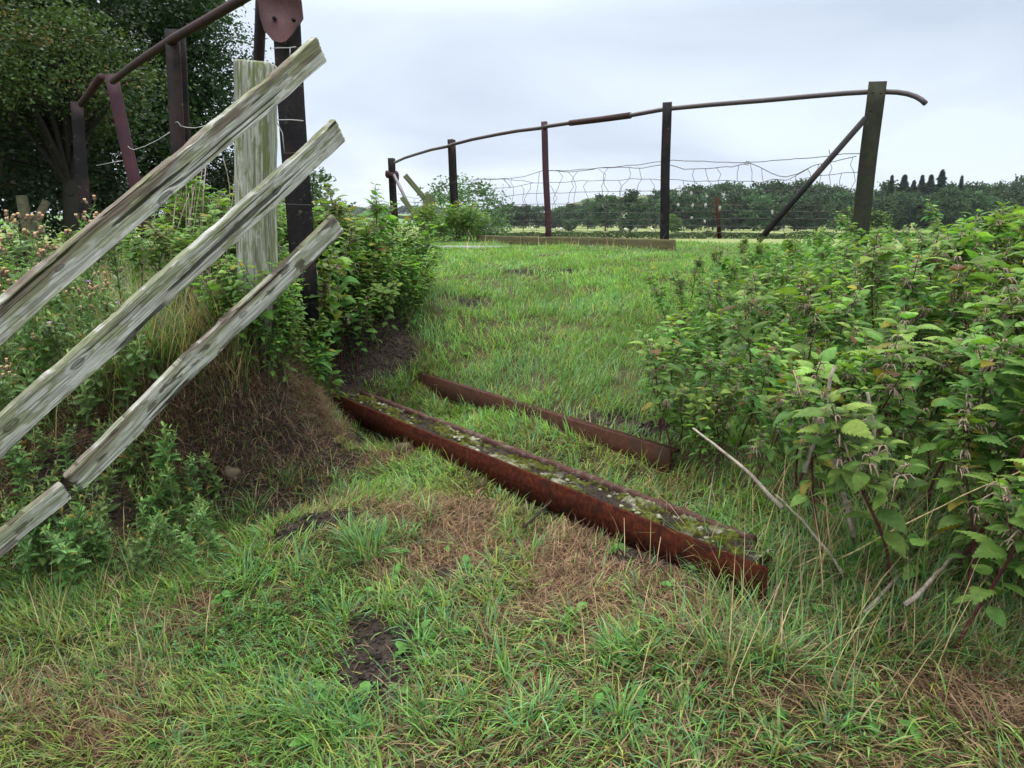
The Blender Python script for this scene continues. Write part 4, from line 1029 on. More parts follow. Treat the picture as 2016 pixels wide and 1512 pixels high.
# clover and small ground herbs
def tri_leaf():
    V = []; F = []
    for a in (0, 2.1, 4.2):
        d = np.array([math.cos(a), math.sin(a), .15]); s_ = np.array([-math.sin(a), math.cos(a), 0]); b0 = len(V)
        V += [d * .1, d * .6 + s_ * .38 + [0, 0, .05], d * 1.0 + s_ * .25, d * .93, d * 1.0 - s_ * .25, d * .6 - s_ * .38 + [0, 0, .05]]
        F += [[b0, b0 + 5, b0 + 4, b0 + 3], [b0, b0 + 3, b0 + 2, b0 + 1]]
    return np.array(V), np.array(F)
cv, cf = tri_leaf(); mb = MB()
for (px, py, r0, cnt) in [(470, 1220, .20, 240), (420, 1260, .12, 100), (560, 1260, .14, 80), (860, 1230, .1, 20), (1190, 1330, .12, 20), (960, 1400, .2, 50), (1340, 1480, .06, 18), (500, 1330, .2, 80), (700, 1480, .2, 60)]:
    g = ground_at(px, py)
    for q in range(cnt):
        r = r0 * math.sqrt(rg.random()); a = rg.uniform(0, 6.28); x_ = g[0] + r * math.cos(a) * 1.4; y_ = g[1] + r * math.sin(a)
        sz = rg.uniform(.006, .012); th = rg.uniform(0, 6.28); tl_ = rg.normal(0, .3); ca, sa = math.cos(th), math.sin(th)
        Rm = np.array([[ca, -sa, 0], [sa, ca, 0], [0, 0, 1]]) @ np.array([[1, 0, 0], [0, math.cos(tl_), -math.sin(tl_)], [0, math.sin(tl_), math.cos(tl_)]])
        mb.add((cv * sz) @ Rm.T + np.array([x_, y_, float(H(x_, y_)) + rg.uniform(.015, .045)]), cf, np.array([.07, .17, .045]) * rg.uniform(.7, 1.4))
tag(mb.build('clover', M['grass']), 'small clover leaves spread low in the turf', 'clover', kind='stuff')

# ------------------------------------------------------------------ leaf shapes
def nettle_leaf(serr=1.0, ns=19):
    """unit leaf along +x, drooping, folded along the midrib, toothed edge"""
    t = np.linspace(0, 1, ns); w = .30 * np.sin(math.pi * np.clip(t, 0, 1) ** .62) ** .9; w[0] = .015; w[-1] = .0
    tooth = np.where(np.arange(ns) % 2 == 1, 1.0, .84); w = w * (1 - serr * (1 - tooth))
    x_ = t * (1 - .12 * t); z_ = -.30 * t ** 2.2
    sweep_ = np.where(np.arange(ns) % 2 == 1, .035, 0) * serr
    mid = np.c_[x_, 0 * t, z_]; l1 = np.c_[x_ + sweep_ * .4, w * .55, z_ + .10 * w]; l2 = np.c_[x_ + sweep_, w, z_ + .06 * w - .04 * (np.arange(ns) % 2)]
    r1 = l1 * [1, -1, 1]; r2 = l2 * [1, -1, 1]
    V = np.stack([l2, l1, mid, r1, r2], 1).reshape(-1, 3)
    i = np.arange(ns - 1)[:, None] * 5 + np.arange(4)[None, :]
    return V, np.stack([i, i + 5, i + 6, i + 1], -1).reshape(-1, 4)
def thistle_leaf(ns=19):
    t = np.linspace(0, 1, ns); w = .21 * np.sin(math.pi * t ** .8) ** .7 + .02; odd = np.arange(ns) % 2
    w = w * np.where(odd == 1, 1.25, .22); w[-1] = 0
    x_ = t; z_ = -.22 * t ** 2; up_ = np.where(odd == 1, .13, -.02) * np.sin(math.pi * t)
    mid = np.c_[x_, 0 * t, z_]; l = np.c_[x_ + .05 * odd, w, z_ + up_]; r = np.c_[x_ + .05 * odd, -w, z_ + up_[::1] * .8]
    V = np.stack([l, mid, r], 1).reshape(-1, 3); i = np.arange(ns - 1)[:, None] * 3 + np.arange(2)[None, :]
    return V, np.stack([i, i + 3, i + 4, i + 1], -1).reshape(-1, 4)
NLV, NLF = nettle_leaf(); NSV, NSF = nettle_leaf(.8, 7); TLV, TLF = thistle_leaf()
def rotz(a): c_, s_ = math.cos(a), math.sin(a); return np.array([[c_, -s_, 0], [s_, c_, 0], [0, 0, 1]])
def roty(a): c_, s_ = math.cos(a), math.sin(a); return np.array([[c_, 0, s_], [0, 1, 0], [-s_, 0, c_]])
def rotx(a): c_, s_ = math.cos(a), math.sin(a); return np.array([[1, 0, 0], [0, c_, -s_], [0, s_, c_]])
NG = [np.array([.105, .205, .040]), np.array([.150, .265, .056]), np.array([.082, .180, .042])]
def nettle_meshes(h, seed, big=1.0, side=True, flowers=True, dark=1.0, red=True, low=.30, sp=.036, bush=1.0):
    r = np.random.default_rng(seed); st = MB(); lf = MB(); fl = MB()
    lean = r.normal(0, .10, 2)
    def path(u): return np.array([lean[0] * h * u ** 1.6 + .012 * math.sin(u * 9 + seed), lean[1] * h * u ** 1.6 + .012 * math.cos(u * 7 + seed), h * u])
    us = np.linspace(-.06, 1, 16)
    redc = np.array([.085, .022, .026]); grc = np.array([.10, .13, .05])
    tv = sstep(.45, 1.0, us)[:, None]; cs = np.repeat((redc * (1 - tv) + grc * .8 * tv) if red else (grc + 0 * tv), 6, axis=0)
    st.tube([path(max(u, 0)) + np.array([0, 0, min(u, 0) * h]) for u in us], np.linspace(.0050, .0018, 16) * (.8 + h * .5), 6, cs)
    def leaf(P, az, pitch, L, ctint, y=0.0):
        V_, F_ = (NLV, NLF) if L > .035 else (NSV, NSF)
        Rm = rotz(az) @ roty(pitch) @ rotx(r.normal(0, .25))
        pet = rotz(az) @ roty(pitch * .4 - .25) @ np.array([1, 0, 0]) * L * .32
        lf.add((V_ * L * np.array([1, r.uniform(.85, 1.15), r.uniform(.6, 1.6)])) @ Rm.T + P + pet, F_, ctint)
        if L > .02: st.tube([P, P + pet * .55 + np.array([0, 0, L * .02]), P + pet * 1.06], [.0009, .0008, .0006], 3, (.10, .09, .04), cap=False)
    def shoot(pf, h_, n_, L0, az0, scale=1.0, lo_=low):
        for k in range(n_):
            u = lo_ + (1 - lo_) * (k / (n_ - 1)) ** .92
            P = pf(u); prof_ = math.sin(math.pi * min(1, .28 + .62 * (1 - u) + .05)) ** .8
            L = L0 * scale * (.28 + .85 * prof_) * r.uniform(.62, 1.25)
            if u > .93: L *= .55
            az = az0 + k * math.pi / 2 + r.normal(0, .22)
            for sgn in (0, math.pi):
                if r.random() < .06 + .35 * max(0, .35 - u): continue
                tc_ = NG[r.integers(3)] * r.uniform(.75, 1.25) * dark
                if r.random() < .03 + .13 * max(0, .55 - u): tc_ = np.array([.27, .24, .04] if r.random() < .6 else [.16, .09, .04]) * r.uniform(.6, 1.0)
                if u > .8: tc_ = tc_ * np.array([1.35, 1.2, 1.1])
                leaf(P, az + sgn + r.normal(0, .15), -.55 + .95 * (1 - u) + r.normal(0, .18), L, tc_)
            if flowers and u > .62 and u < .97:
                for q in range(4):
                    a = az + r.uniform(0, 6.28); l_ = r.uniform(.015, .035) * (1.3 - u) * 1.6
                    d_ = np.array([math.cos(a), math.sin(a), 0])
                    pts = [P, P + d_ * l_ * .6 + [0, 0, l_ * .15], P + d_ * l_ * 1.0 + [0, 0, -l_ * .35], P + d_ * l_ * 1.15 + [0, 0, -l_ * .9]]
                    fl.tube(pts, [.0010, .0022, .0020, .0008], 4, np.array([.33, .24, .19]) * r.uniform(.7, 1.2), cap=False)
    nn = max(6, int(round(h / sp)))
    shoot(path, h, nn, .080 * big, r.uniform(0, 6))
    if side:
        for q in range(int((4 + h * 6) * bush)):
            u0 = r.uniform(.3, .8); P0 = path(u0); a = r.uniform(0, 6.28); l_ = r.uniform(.07, .17) * (1.15 - u0) * 1.8
            def pf(u, P0=P0, a=a, l_=l_): return P0 + np.array([math.cos(a) * l_ * .55 * u, math.sin(a) * l_ * .55 * u, l_ * (u ** 1.2)])
            st.tube([pf(u) for u in np.linspace(0, 1, 5)], np.linspace(.0016, .0008, 5), 4, redc if red else grc, cap=False)
            shoot(pf, l_, 6, .050 * big, a, .9, .3)
    ms = [st.mesh('stem', True), lf.mesh('leaves', True)]
    if flowers: ms.append(fl.mesh('catkins'))
    return ms
def plant(name, meshes, mats, names, loc, rz, sc, tilt=(0, 0)):
    o = empty(name, loc, rz); o.rotation_euler = (tilt[0], tilt[1], rz); o.scale = (sc, sc, sc)
    for me_, mt, nm in zip(meshes, mats, names):
        obj(nm, me_, mt, o)
    return o
NET = [nettle_meshes(h, 100 + k, big, True, fl_) for k, (h, big, fl_) in enumerate([(.62, 1.0, True), (.70, 1.08, True), (.55, 1.05, True), (.66, .95, True), (.48, 1.1, False), (.74, 1.0, True)])]
BIG = [nettle_meshes(h, 150 + k, 1.05, True, k != 2, 1.0, True, .34, .044, .9) for k, h in enumerate([.60, .68, .52, .64])]
LOW = [nettle_meshes(h, 200 + k, .62, True, False, 1.1, False, .05, .027, 2.4) for k, h in enumerate([.26, .34, .30])]
TRI = ['stem', 'leaves', 'catkins']
def put_nettle(lib, P, sc, label, group, cat='nettle', name='nettle'):
    o = plant(name, lib, [M['stem'], M['leaf'], M['stem']], TRI, P, rg.uniform(0, 6.28), sc, (rg.normal(0, .16), rg.normal(0, .16)))
    return tag(o, label, cat, group)
pts_used = []
def spaced(P, dmin):
    for q in pts_used:
        if (q[0] - P[0]) ** 2 + (q[1] - P[1]) ** 2 < dmin * dmin: return False
    pts_used.append(P); return True
# right-hand nettle bed, in plan
def edge_x(y):      # left edge of the bed
    return np.interp(y, [1.45, 1.6, 1.8, 2.1, 2.6, 3.2, 4.0, 5.0, 6.0], [1.12, 1.02, .86, .74, .55, .62, .85, 1.35, 1.8])
cnt = 0
for tries in range(6000):
    y_ = rg.uniform(1.5, 5.9); x_ = edge_x(y_) + rg.uniform(0, 1) ** 1.15 * (y_ * .72 + .5 - edge_x(y_))
    if x_ < edge_x(y_): continue
    P = onground(x_, y_); px, py, d = PX(P)
    if px[0] > 2200: continue
    if not spaced(P, .088 + .019 * y_): continue
    front = x_ - edge_x(y_)
    if y_ < 2.3 and rg.random() < .35: continue
    hh = .36 + .22 * float(sstep(1280, 1950, px[0])) - .20 * float(sstep(3.2, 5.2, y_)) + .10 * float(sstep(1850, 2050, px[0])); sc = hh / .62 * rg.uniform(.72, 1.22)
    lib = BIG[rg.integers(4)] if 1.95 < y_ < 2.9 else NET[rg.integers(6)]
    zone = 'row' 
    if y_ < 2.5: lab = 'leafy nettle at the near edge of the nettle bed on the right'
    elif front < .3: lab = 'shorter nettle along the edge of the bed beside the grass slope'
    elif y_ > 4.4: lab = 'low nettle at the far side of the bed before the steel parapet'
    else: lab = 'tall flowering nettle deep inside the nettle bed on the right'
    put_nettle(lib, P - np.array([0, 0, .01]), sc, lab, {'leafy': 'nettles at the near edge of the bed', 'short': 'nettles beside the grass slope', 'low n': 'nettles before the far parapet', 'tall ': 'nettles inside the bed'}[lab[:5]])
    cnt += 1
    if cnt >= 262: break
for (px, py) in [(1330, 890), (1375, 905), (1350, 925), (1410, 930), (1300, 870)]:
    put_nettle(NET[rg.integers(6)], ground_at(px, py), rg.uniform(.45, .6), 'shorter nettle along the edge of the bed beside the grass slope', 'nettles beside the grass slope')
# single nettles that stand out
for (px, py, D, lib, sc, lab) in [(1560, 1010, 2.18, 1, .72, 'nettle with the largest pale leaves, overhanging the beam end'),
                                  (1660, 800, 3.2, 5, .88, 'tall nettle whose tip stands against the wide end post'),
                                  (1850, 760, 3.1, 5, 1.0, 'tallest nettle, rising above the wood skyline at the right edge'),
                                  (2030, 800, 2.6, 3, 1.0, 'large nettle cut by the right edge of the photo'),
                                  (1985, 1290, 1.75, 2, .66, 'nettle leaning over the straw in the lower right corner'),
                                  (2060, 1200, 1.8, 0, .75, 'bright leaved nettle at the right edge above the corner')]:
    P = W(px, py, D); P = onground(P[0], D); o = put_nettle(NET[lib], P, sc, lab, None)
    if 'group' in o: del o['group']
# left bank nettles and low bushy plants round the posts
cnt = 0
for tries in range(4000):
    y_ = rg.uniform(2.95, 4.7); x_ = rg.uniform(-1.75, -.42)
    ln = (x_ + .95) * NRM[0] + (y_ - 3.3) * NRM[1]      # distance to the right of the parapet line
    if ln > .42 or ln < -.5: continue
    if ln > .20: continue
    pq = PX(onground(x_, y_)); 
    if pq[1][0] > 742 - max(0, pq[0][0] - 640) * .85 or pq[0][0] > 800: continue
    P = onground(x_, y_)
    if not spaced(P, .10): continue
    tall = ln < .12 and y_ > 3.3
    if tall: put_nettle(NET[rg.integers(6)], P, rg.uniform(.62, .95), 'tall nettle growing around the tarred end post on the left bank', 'nettles around the tarred post')
    else: put_nettle(LOW[rg.integers(3)], P, rg.uniform(.8, 1.2), 'small bushy green plant spilling over the bank beside the wooden post', 'bushy plants below the tarred post', 'plant', 'leafy_plant')
    cnt += 1
    if cnt > 150: break
for k_ in range(22):
    q_ = onground(POSTG[0] + rg.normal(.10, .12), POSTG[1] + .01 + rg.normal(0, .05))
    if PX(q_)[1][0] > 765: continue
    put_nettle(LOW[rg.integers(3)], q_, rg.uniform(.6, 1.0), 'small bushy green plant spilling over the bank beside the wooden post', 'bushy plants below the tarred post', 'plant', 'leafy_plant')
cnt = 0
for tries in range(3000):
    px = rg.uniform(480, 838); py = rg.uniform(540, 745); g = ground_at(px, py)
    if g[1] > 4.7 or g[1] < 2.7: continue
    if py > 745 - max(0, px - 640) * .42: continue
    if not spaced(g, .062): continue
    put_nettle(LOW[rg.integers(3)], g, rg.uniform(.9, 1.4), 'small bushy green plant spilling over the bank beside the wooden post', 'bushy plants below the tarred post', 'plant', 'leafy_plant'); cnt += 1
    if cnt > 75: break
for (px, py, D, sc) in [(620, 560, 3.7, .95), (645, 560, 3.9, 1.0), (668, 570, 3.8, .9), (690, 560, 4.1, .95), (715, 560, 4.2, .85), (740, 560, 4.3, .8), (650, 600, 3.5, .8), (700, 600, 3.8, .75), (610, 600, 3.4, .8), (735, 590, 4.0, .6)]:
    P = W(px, py, D); put_nettle(NET[rg.integers(6)], onground(P[0], D), sc, 'tall nettle growing around the tarred end post on the left bank', 'nettles around the tarred post')
for (x_, y_, sc) in [(-1.15, 3.2, .5), (-1.05, 3.15, .55), (-.98, 3.1, .5), (-.93, 3.2, .45), (-1.22, 3.1, .5), (-1.08, 3.05, .42), (-.9, 3.3, .45)]:
    put_nettle(NET[rg.integers(6)], onground(x_, y_), sc, 'tall nettle growing around the tarred end post on the left bank', 'nettles around the tarred post')
# weeds on top of the left bank behind the fence
cnt = 0
for tries in range(3000):
    y_ = rg.uniform(2.9, 5.6); x_ = rg.uniform(-3.4, -1.1); P = onground(x_, y_); px, py, d = PX(P)
    if px[0] < -150 or px[0] > 520 or not spaced(P, .21): continue
    put_nettle(NET[rg.integers(6)] if rg.random() < .4 else LOW[rg.integers(3)], P, rg.uniform(.5, .8), 'green weed standing behind the sloping fence boards', 'weeds behind the wooden fence', 'weed', 'leafy_weed'); cnt += 1
    if cnt > 70: break
# the bush at the far parapet
for tries in range(34):
    q = np.array([rg.uniform(-1.3, -.45), rg.uniform(9.6, 10.6)]); P = onground(q[0], q[1])
    put_nettle(LOW[rg.integers(3)], P, rg.uniform(.7, 1.6), 'dark leafy plant in the clump around the far black post', 'plants around the far black post', 'plant', 'leafy_plant')

def scatter_leaves(name, P, size, cols, lab, T=None):
    V0, F0 = T or (NSV, NSF); n = len(P); az = rg.uniform(0, 2 * math.pi, n); pi_ = rg.normal(.1, .45, n); ro = rg.normal(0, .35, n)
    ca, sa, cp_, sp_, cr_, sr_ = np.cos(az), np.sin(az), np.cos(pi_), np.sin(pi_), np.cos(ro), np.sin(ro)
    X = np.stack([ca * cp_, sa * cp_, -sp_], -1); Y = np.stack([-sa * cr_ + ca * sp_ * sr_, ca * cr_ + sa * sp_ * sr_, cp_ * sr_], -1); Z = np.cross(X, Y)
    V = P[:, None] + size[:, None, None] * (V0[None, :, :1] * X[:, None] + V0[None, :, 1:2] * Y[:, None] + V0[None, :, 2:] * Z[:, None])
    F = (np.arange(n)[:, None, None] * len(V0) + F0[None]).reshape(-1, 4)
    return tag(obj(name, make_mesh(name, V.reshape(-1, 3), F, np.repeat(cols, len(V0), 0)), M['leaf']), lab, 'undergrowth', kind='stuff')
hp_ = []; hs_ = []; hc_ = []
for k_ in range(75):
    px = rg.uniform(150, 1800); py = rg.uniform(1060, 1500)
    if k_ > 60: px, py = rg.uniform(900, 1300), rg.uniform(520, 720)
    g = ground_at(px, py); c_ = np.array([.10, .22, .05]) * rg.uniform(.7, 1.4)
    for q in range(rg.integers(4, 9)): hp_.append(g + [rg.normal(0, .004), rg.normal(0, .004), rg.uniform(.012, .03)]); hs_.append(rg.uniform(.018, .045)); hc_.append(c_)
scatter_leaves('turf_herbs', np.array(hp_), np.array(hs_), np.array(hc_), 'small broad leaved herbs growing flat in the turf')
y_ = rg.uniform(1.7, 5.6, 9000); x_ = edge_x(y_) + .03 + rg.uniform(0, 1, 9000) * (y_ * .72 + .45 - edge_x(y_)); hz_ = .05 + rg.random(9000) * (.08 + .20 * sstep(0, .8, x_ - edge_x(y_)))
k = (rg.random(9000) < np.where(y_ < 2.6, .12, .55)); x_, y_, hz_ = x_[k], y_[k], hz_[k]; n = len(x_)
scatter_leaves('nettle_undergrowth', np.c_[x_, y_, H(x_, y_) + hz_], rg.uniform(.03, .075, n), np.array(NG)[rg.integers(0, 3, n)] * rg.uniform(.6, 1.1, (n, 1)), 'low leafy growth filling the foot of the nettle bed')
# ------------------------------------------------------------------ thistles
def thistle_meshes(h, seed, heads=True, bushy=True):
    r = np.random.default_rng(seed); st = MB(); lf = MB(); hd_ = MB(); pu = MB()
    lean = r.normal(0, .16, 2)
    def path(u): return np.array([lean[0] * h * u ** 1.4, lean[1] * h * u ** 1.4, h * u])
    grc = np.array([.12, .17, .07])
    st.tube([path(u) for u in np.linspace(0, 1, 10)], np.linspace(.0042, .002, 10), 6, grc)
    tips = [path(1.0)]
    def leaves(pf, n_, L0, lo_):
        for k in range(n_):
            u = lo_ + (1 - lo_) * k / max(1, n_ - 1); az = k * 2.4 + r.normal(0, .3); L = L0 * (1.15 - .75 * u) * r.uniform(.8, 1.2)
            c_ = np.array([.125, .235, .065]) * r.uniform(.65, 1.3)
            if u > .8: c_ = c_ * np.array([1.5, 1.35, 1.0])
            if r.random() < .04: c_ = np.array([.30, .20, .05])
            Rm = rotz(az) @ roty(-.95 + .80 * (1 - u) + r.normal(0, .2)) @ rotx(r.normal(0, .35))
            lf.add((TLV * L * np.array([1, 1, r.uniform(.6, 1.5)])) @ Rm.T + pf(u), TLF, c_)
    leaves(path, int(h / .010), .062, .04)
    for q in range(int(5 + h * 7)):
        u0 = r.uniform(.35, .92) if heads else r.uniform(.1, .85)
        P0 = path(u0); a = r.uniform(0, 6.28); l_ = r.uniform(.08, .16)
        def pf(u, P0=P0, a=a, l_=l_): return P0 + np.array([math.cos(a) * l_ * .5 * u ** .8, math.sin(a) * l_ * .5 * u ** .8, l_ * u])
        st.tube([pf(u) for u in np.linspace(0, 1, 5)], np.linspace(.0022, .0012, 5), 4, grc, cap=False)
        leaves(pf, 10, .046, .1); tips.append(pf(1.0))
    if heads:
        for T in tips:
            for q in range(r.integers(1, 4)):
                o_ = np.array([r.normal(0, .016), r.normal(0, .016), r.uniform(0, .03)]); P = T + o_
                st.tube([T - [0, 0, .01], P], [.0011, .0011], 4, grc, cap=False)
                tl_ = r.normal(0, .25, 2); up_ = np.array([tl_[0], tl_[1], 1])
                hd_.tube([P, P + up_ * .004, P + up_ * .010, P + up_ * .016], [.003, .0065, .0062, .004], 8, np.array([.15, .10, .075]) * r.uniform(.8, 1.2))
                if r.random() < .04: pu.lump(P + up_ * .021, (.009, .009, .006), 3, np.array([.42, .28, .47]), .5, 6, 9)
                else: hd_.lump(P + up_ * .020, (.0062, .0062, .0055), 3, np.array([.46, .30, .18]) * r.uniform(.8, 1.2), .5, 6, 9)
    ms = [st.mesh('stem', True), lf.mesh('leaves', False)]; nm = ['stem', 'leaves']; mt = [M['stem'], M['thleaf']]
    if heads:
        ms.append(hd_.mesh('seed_heads')); nm.append('seed_heads'); mt.append(M['fluff'])
        if pu.n: ms.append(pu.mesh('flower')); nm.append('flower'); mt.append(M['fluff'])
    return ms, mt, nm
THF = [thistle_meshes(h, 300 + k) for k, h in enumerate([.50, .58, .44])]
THL = [thistle_meshes(h, 320 + k, False) for k, h in enumerate([.24, .32, .20])]
def put_thistle(lib, P, sc, label, group):
    ms, mt, nm = lib
    return tag(plant('thistle', ms, mt, nm, P, rg.uniform(0, 6.28), sc, (rg.normal(0, .08), rg.normal(0, .08))), label, 'thistle', group)
for (px, py, D, k, sc) in [(110, 700, 2.95, 0, 1.0), (40, 690, 2.8, 1, .95), (190, 690, 3.0, 1, .92), (0, 720, 2.7, 2, 1.0), (150, 720, 2.8, 2, .85), (-60, 720, 2.75, 0, 1.0), (250, 700, 3.1, 0, .9), (90, 740, 2.6, 2, .8),
                           (220, 740, 2.75, 2, .6), (190, 760, 2.65, 0, .55), (20, 820, 2.4, 2, .7)]:
    P = W(px, py, D); put_thistle(THF[k], onground(P[0], D), sc, 'flowering thistle with brown seed heads behind the top fence board', 'flowering thistles behind the fence')
cnt = 0
for tries in range(900):
    px = rg.uniform(-60, 440); py = rg.uniform(930, 1150)
    if px > 330 and py < 990: continue
    g = ground_at(px, py)
    if not spaced(g, .085): continue
    put_thistle(THL[rg.integers(3)], g, rg.uniform(.55, .85), 'low leafy thistle in front of the bank at the lower left', 'low thistles before the bank'); cnt += 1
    if cnt > 40: break
for (px, py, sc) in [(95, 1145, .9), (140, 1140, 1.0), (180, 1120, .9), (60, 1150, .9), (120, 1165, .7), (205, 1120, .8), (10, 1170, .7), (150, 1170, .8)]:
    put_thistle(THL[rg.integers(3)], ground_at(px, py), sc, 'low leafy thistle in front of the bank at the lower left', 'low thistles before the bank')
g = ground_at(330, 1020); o = put_thistle(THL[1], g, 1.0, 'single upright thistle with spread leaves against the bare soil bank', None)
cnt = 0
for tries in range(900):
    px = rg.uniform(-60, 300); py = rg.uniform(700, 930); g = ground_at(px, py)
    if not spaced(g, .10): continue
    put_thistle(THL[rg.integers(3)], g, rg.uniform(.8, 1.2), 'leafy thistle without flowers on the bank behind the fence boards', 'leafy thistles on the bank'); cnt += 1
    if cnt > 34: break

# ------------------------------------------------------------------ dead stalks
def stalk(a, b_, Da, Db, r0, label, group='dead stalks', col=(.26, .22, .18), name='dead_stalk', bend=.01):
    A = W(*a, Da); B = W(*b_, Db); t = np.linspace(0, 1, 9)[:, None]
    P = A * (1 - t) + B * t + bend * np.sin(t * math.pi) * np.array([[1, .3, .6]]) + .002 * rg.normal(0, 1, (9, 3))
    b = MB(); ts_ = np.linspace(1, .55, 9)
    cc = np.repeat(np.asarray(col)[None] * rg.uniform(.75, 1.2, (9, 1)), 7, axis=0)
    b.tube(P - A, r0 * ts_, 7, cc); o = b.build(name, M['bark'], None, True); o.location = tuple(A)
    return tag(o, label, 'stalk', group)
stalk((1583, 930), (1642, 722), 1.86, 1.90, .0075, 'thick grey broken stalk standing between the nettles, top snapped off')
stalk((1680, 1055), (1604, 822), 1.80, 1.84, .0075, 'grey dead stalk crossing in front of the snapped one')
stalk((1720, 960), (1711, 772), 1.92, 1.92, .007, 'upright pale splintered stump stalk in the nettle bed')
stalk((1645, 860), (1612, 690), 2.4, 2.5, .006, 'red brown leaning stalk behind the snapped grey one', col=(.16, .05, .04))
stalk((1540, 1000), (1365, 845), 1.90, 2.25, .0065, 'long grey stalk lying against the nettles towards the rear beam')
stalk((1660, 1130), (1525, 975), 1.75, 2.0, .005, 'thin grey stalk lying on the grass beside the beam end')
stalk((1785, 1190), (1885, 1085), 1.62, 1.78, .0065, 'thick bleached broken stalk lying in the straw at lower right')
stalk((1700, 1210), (1830, 1060), 1.62, 1.9, .005, 'thin bleached stalk leaning beside the thick broken one')
stalk((1640, 1110), (2016, 925), 1.8, 1.6, .0022, 'slender straw stem arching across the lower nettles', col=(.40, .31, .17), bend=.05)
stalk((1640, 1130), (1560, 730), 1.85, 1.9, .0022, 'tall slender straw stem crossing the largest nettle leaves', col=(.42, .33, .18), bend=.02)
stalk((1960, 1150), (1925, 680), 1.9, 2.0, .003, 'tall pale seed stem before the dark red nettle stalks', col=(.42, .32, .2), bend=.01)
stalk((1906, 790), (1903, 640), 2.5, 2.5, .0065, 'thickest dark red nettle stalk bare of leaves', col=(.05, .015, .02))
stalk((1940, 900), (1962, 740), 2.2, 2.25, .006, 'bare dark purple stalk near the right edge', col=(.05, .02, .03))
stalk((1760, 920), (1745, 790), 2.3, 2.3, .006, 'short bare dark red stalk in the middle of the nettle bed', col=(.10, .025, .03))
stalk((1030, 1040), (1085, 985), 2.25, 2.3, .005, 'short dark twig lying before the mossy beam', col=(.06, .04, .035))
stalk((1350, 1235), (1480, 1240), 1.72, 1.70, .004, 'thin grey twig lying in the grass at the lower right', col=(.12, .10, .085))
for k_ in range(20):
    px = rg.uniform(325, 420); x1_ = px + rg.normal(30, 28); y1_ = rg.uniform(300, 430)
    D_ = rg.uniform(3.1, 3.6)
    stalk((px, 600), (x1_, y1_), D_, D_ + .1, rg.uniform(.0022, .0042), 'thin dry grey stalk in the bundle between the fence boards', 'dry stalk bundle behind the boards', (.30, .24, .19), bend=rg.normal(0, .03))
# wool caught on the wire
for (px, py) in [(1338, 382), (1361, 381), (1391, 387), (1425, 384), (1364, 405), (1389, 404), (1362, 429), (1388, 436), (1521, 418), (1417, 410), (1335, 404)]:
    P = on_line(px, py, RPn); b = MB(); l_ = rg.uniform(.02, .045)
    b.lump((0, 0, 0), (.011, .008, l_ * .55), int(px) % 7, np.array([.42, .40, .36]) * rg.uniform(.8, 1.1), .7, 8, 8)
    o = b.build('wool_tuft', M['fluff']); o.location = tuple(P); tag(o, 'small tuft of dirty white wool caught on the slack wire', 'wool', 'wool tufts caught on the wire')

# ------------------------------------------------------------------ trees
def leaf_quads(P, size, r, col, flat=.5):
    """small two-faced leaves at P, random turns"""
    n = len(P); th = r.uniform(0, 2 * math.pi, n); ph = r.normal(0, flat, n); ro = r.uniform(0, 2 * math.pi, n)
    a = np.c_[np.cos(th) * np.cos(ph), np.sin(th) * np.cos(ph), np.sin(ph)]
    h = np.c_[r.normal(0, 1, n), r.normal(0, 1, n), r.normal(0, 1, n)]
    s_ = np.cross(a, h); s_ /= np.linalg.norm(s_, axis=1)[:, None] + 1e-9
    nn_ = np.cross(a, s_)
    sz = (size * r.uniform(.6, 1.25, n))[:, None]
    V = np.stack([P - a * sz * .5, P + s_ * sz * .32 + nn_ * sz * .1, P + a * sz * .55, P - s_ * sz * .32 + nn_ * sz * .1], 1).reshape(-1, 3)
    F = np.arange(n)[:, None] * 4 + np.arange(4)[None]
    return V, F, np.repeat(col, 4, axis=0)
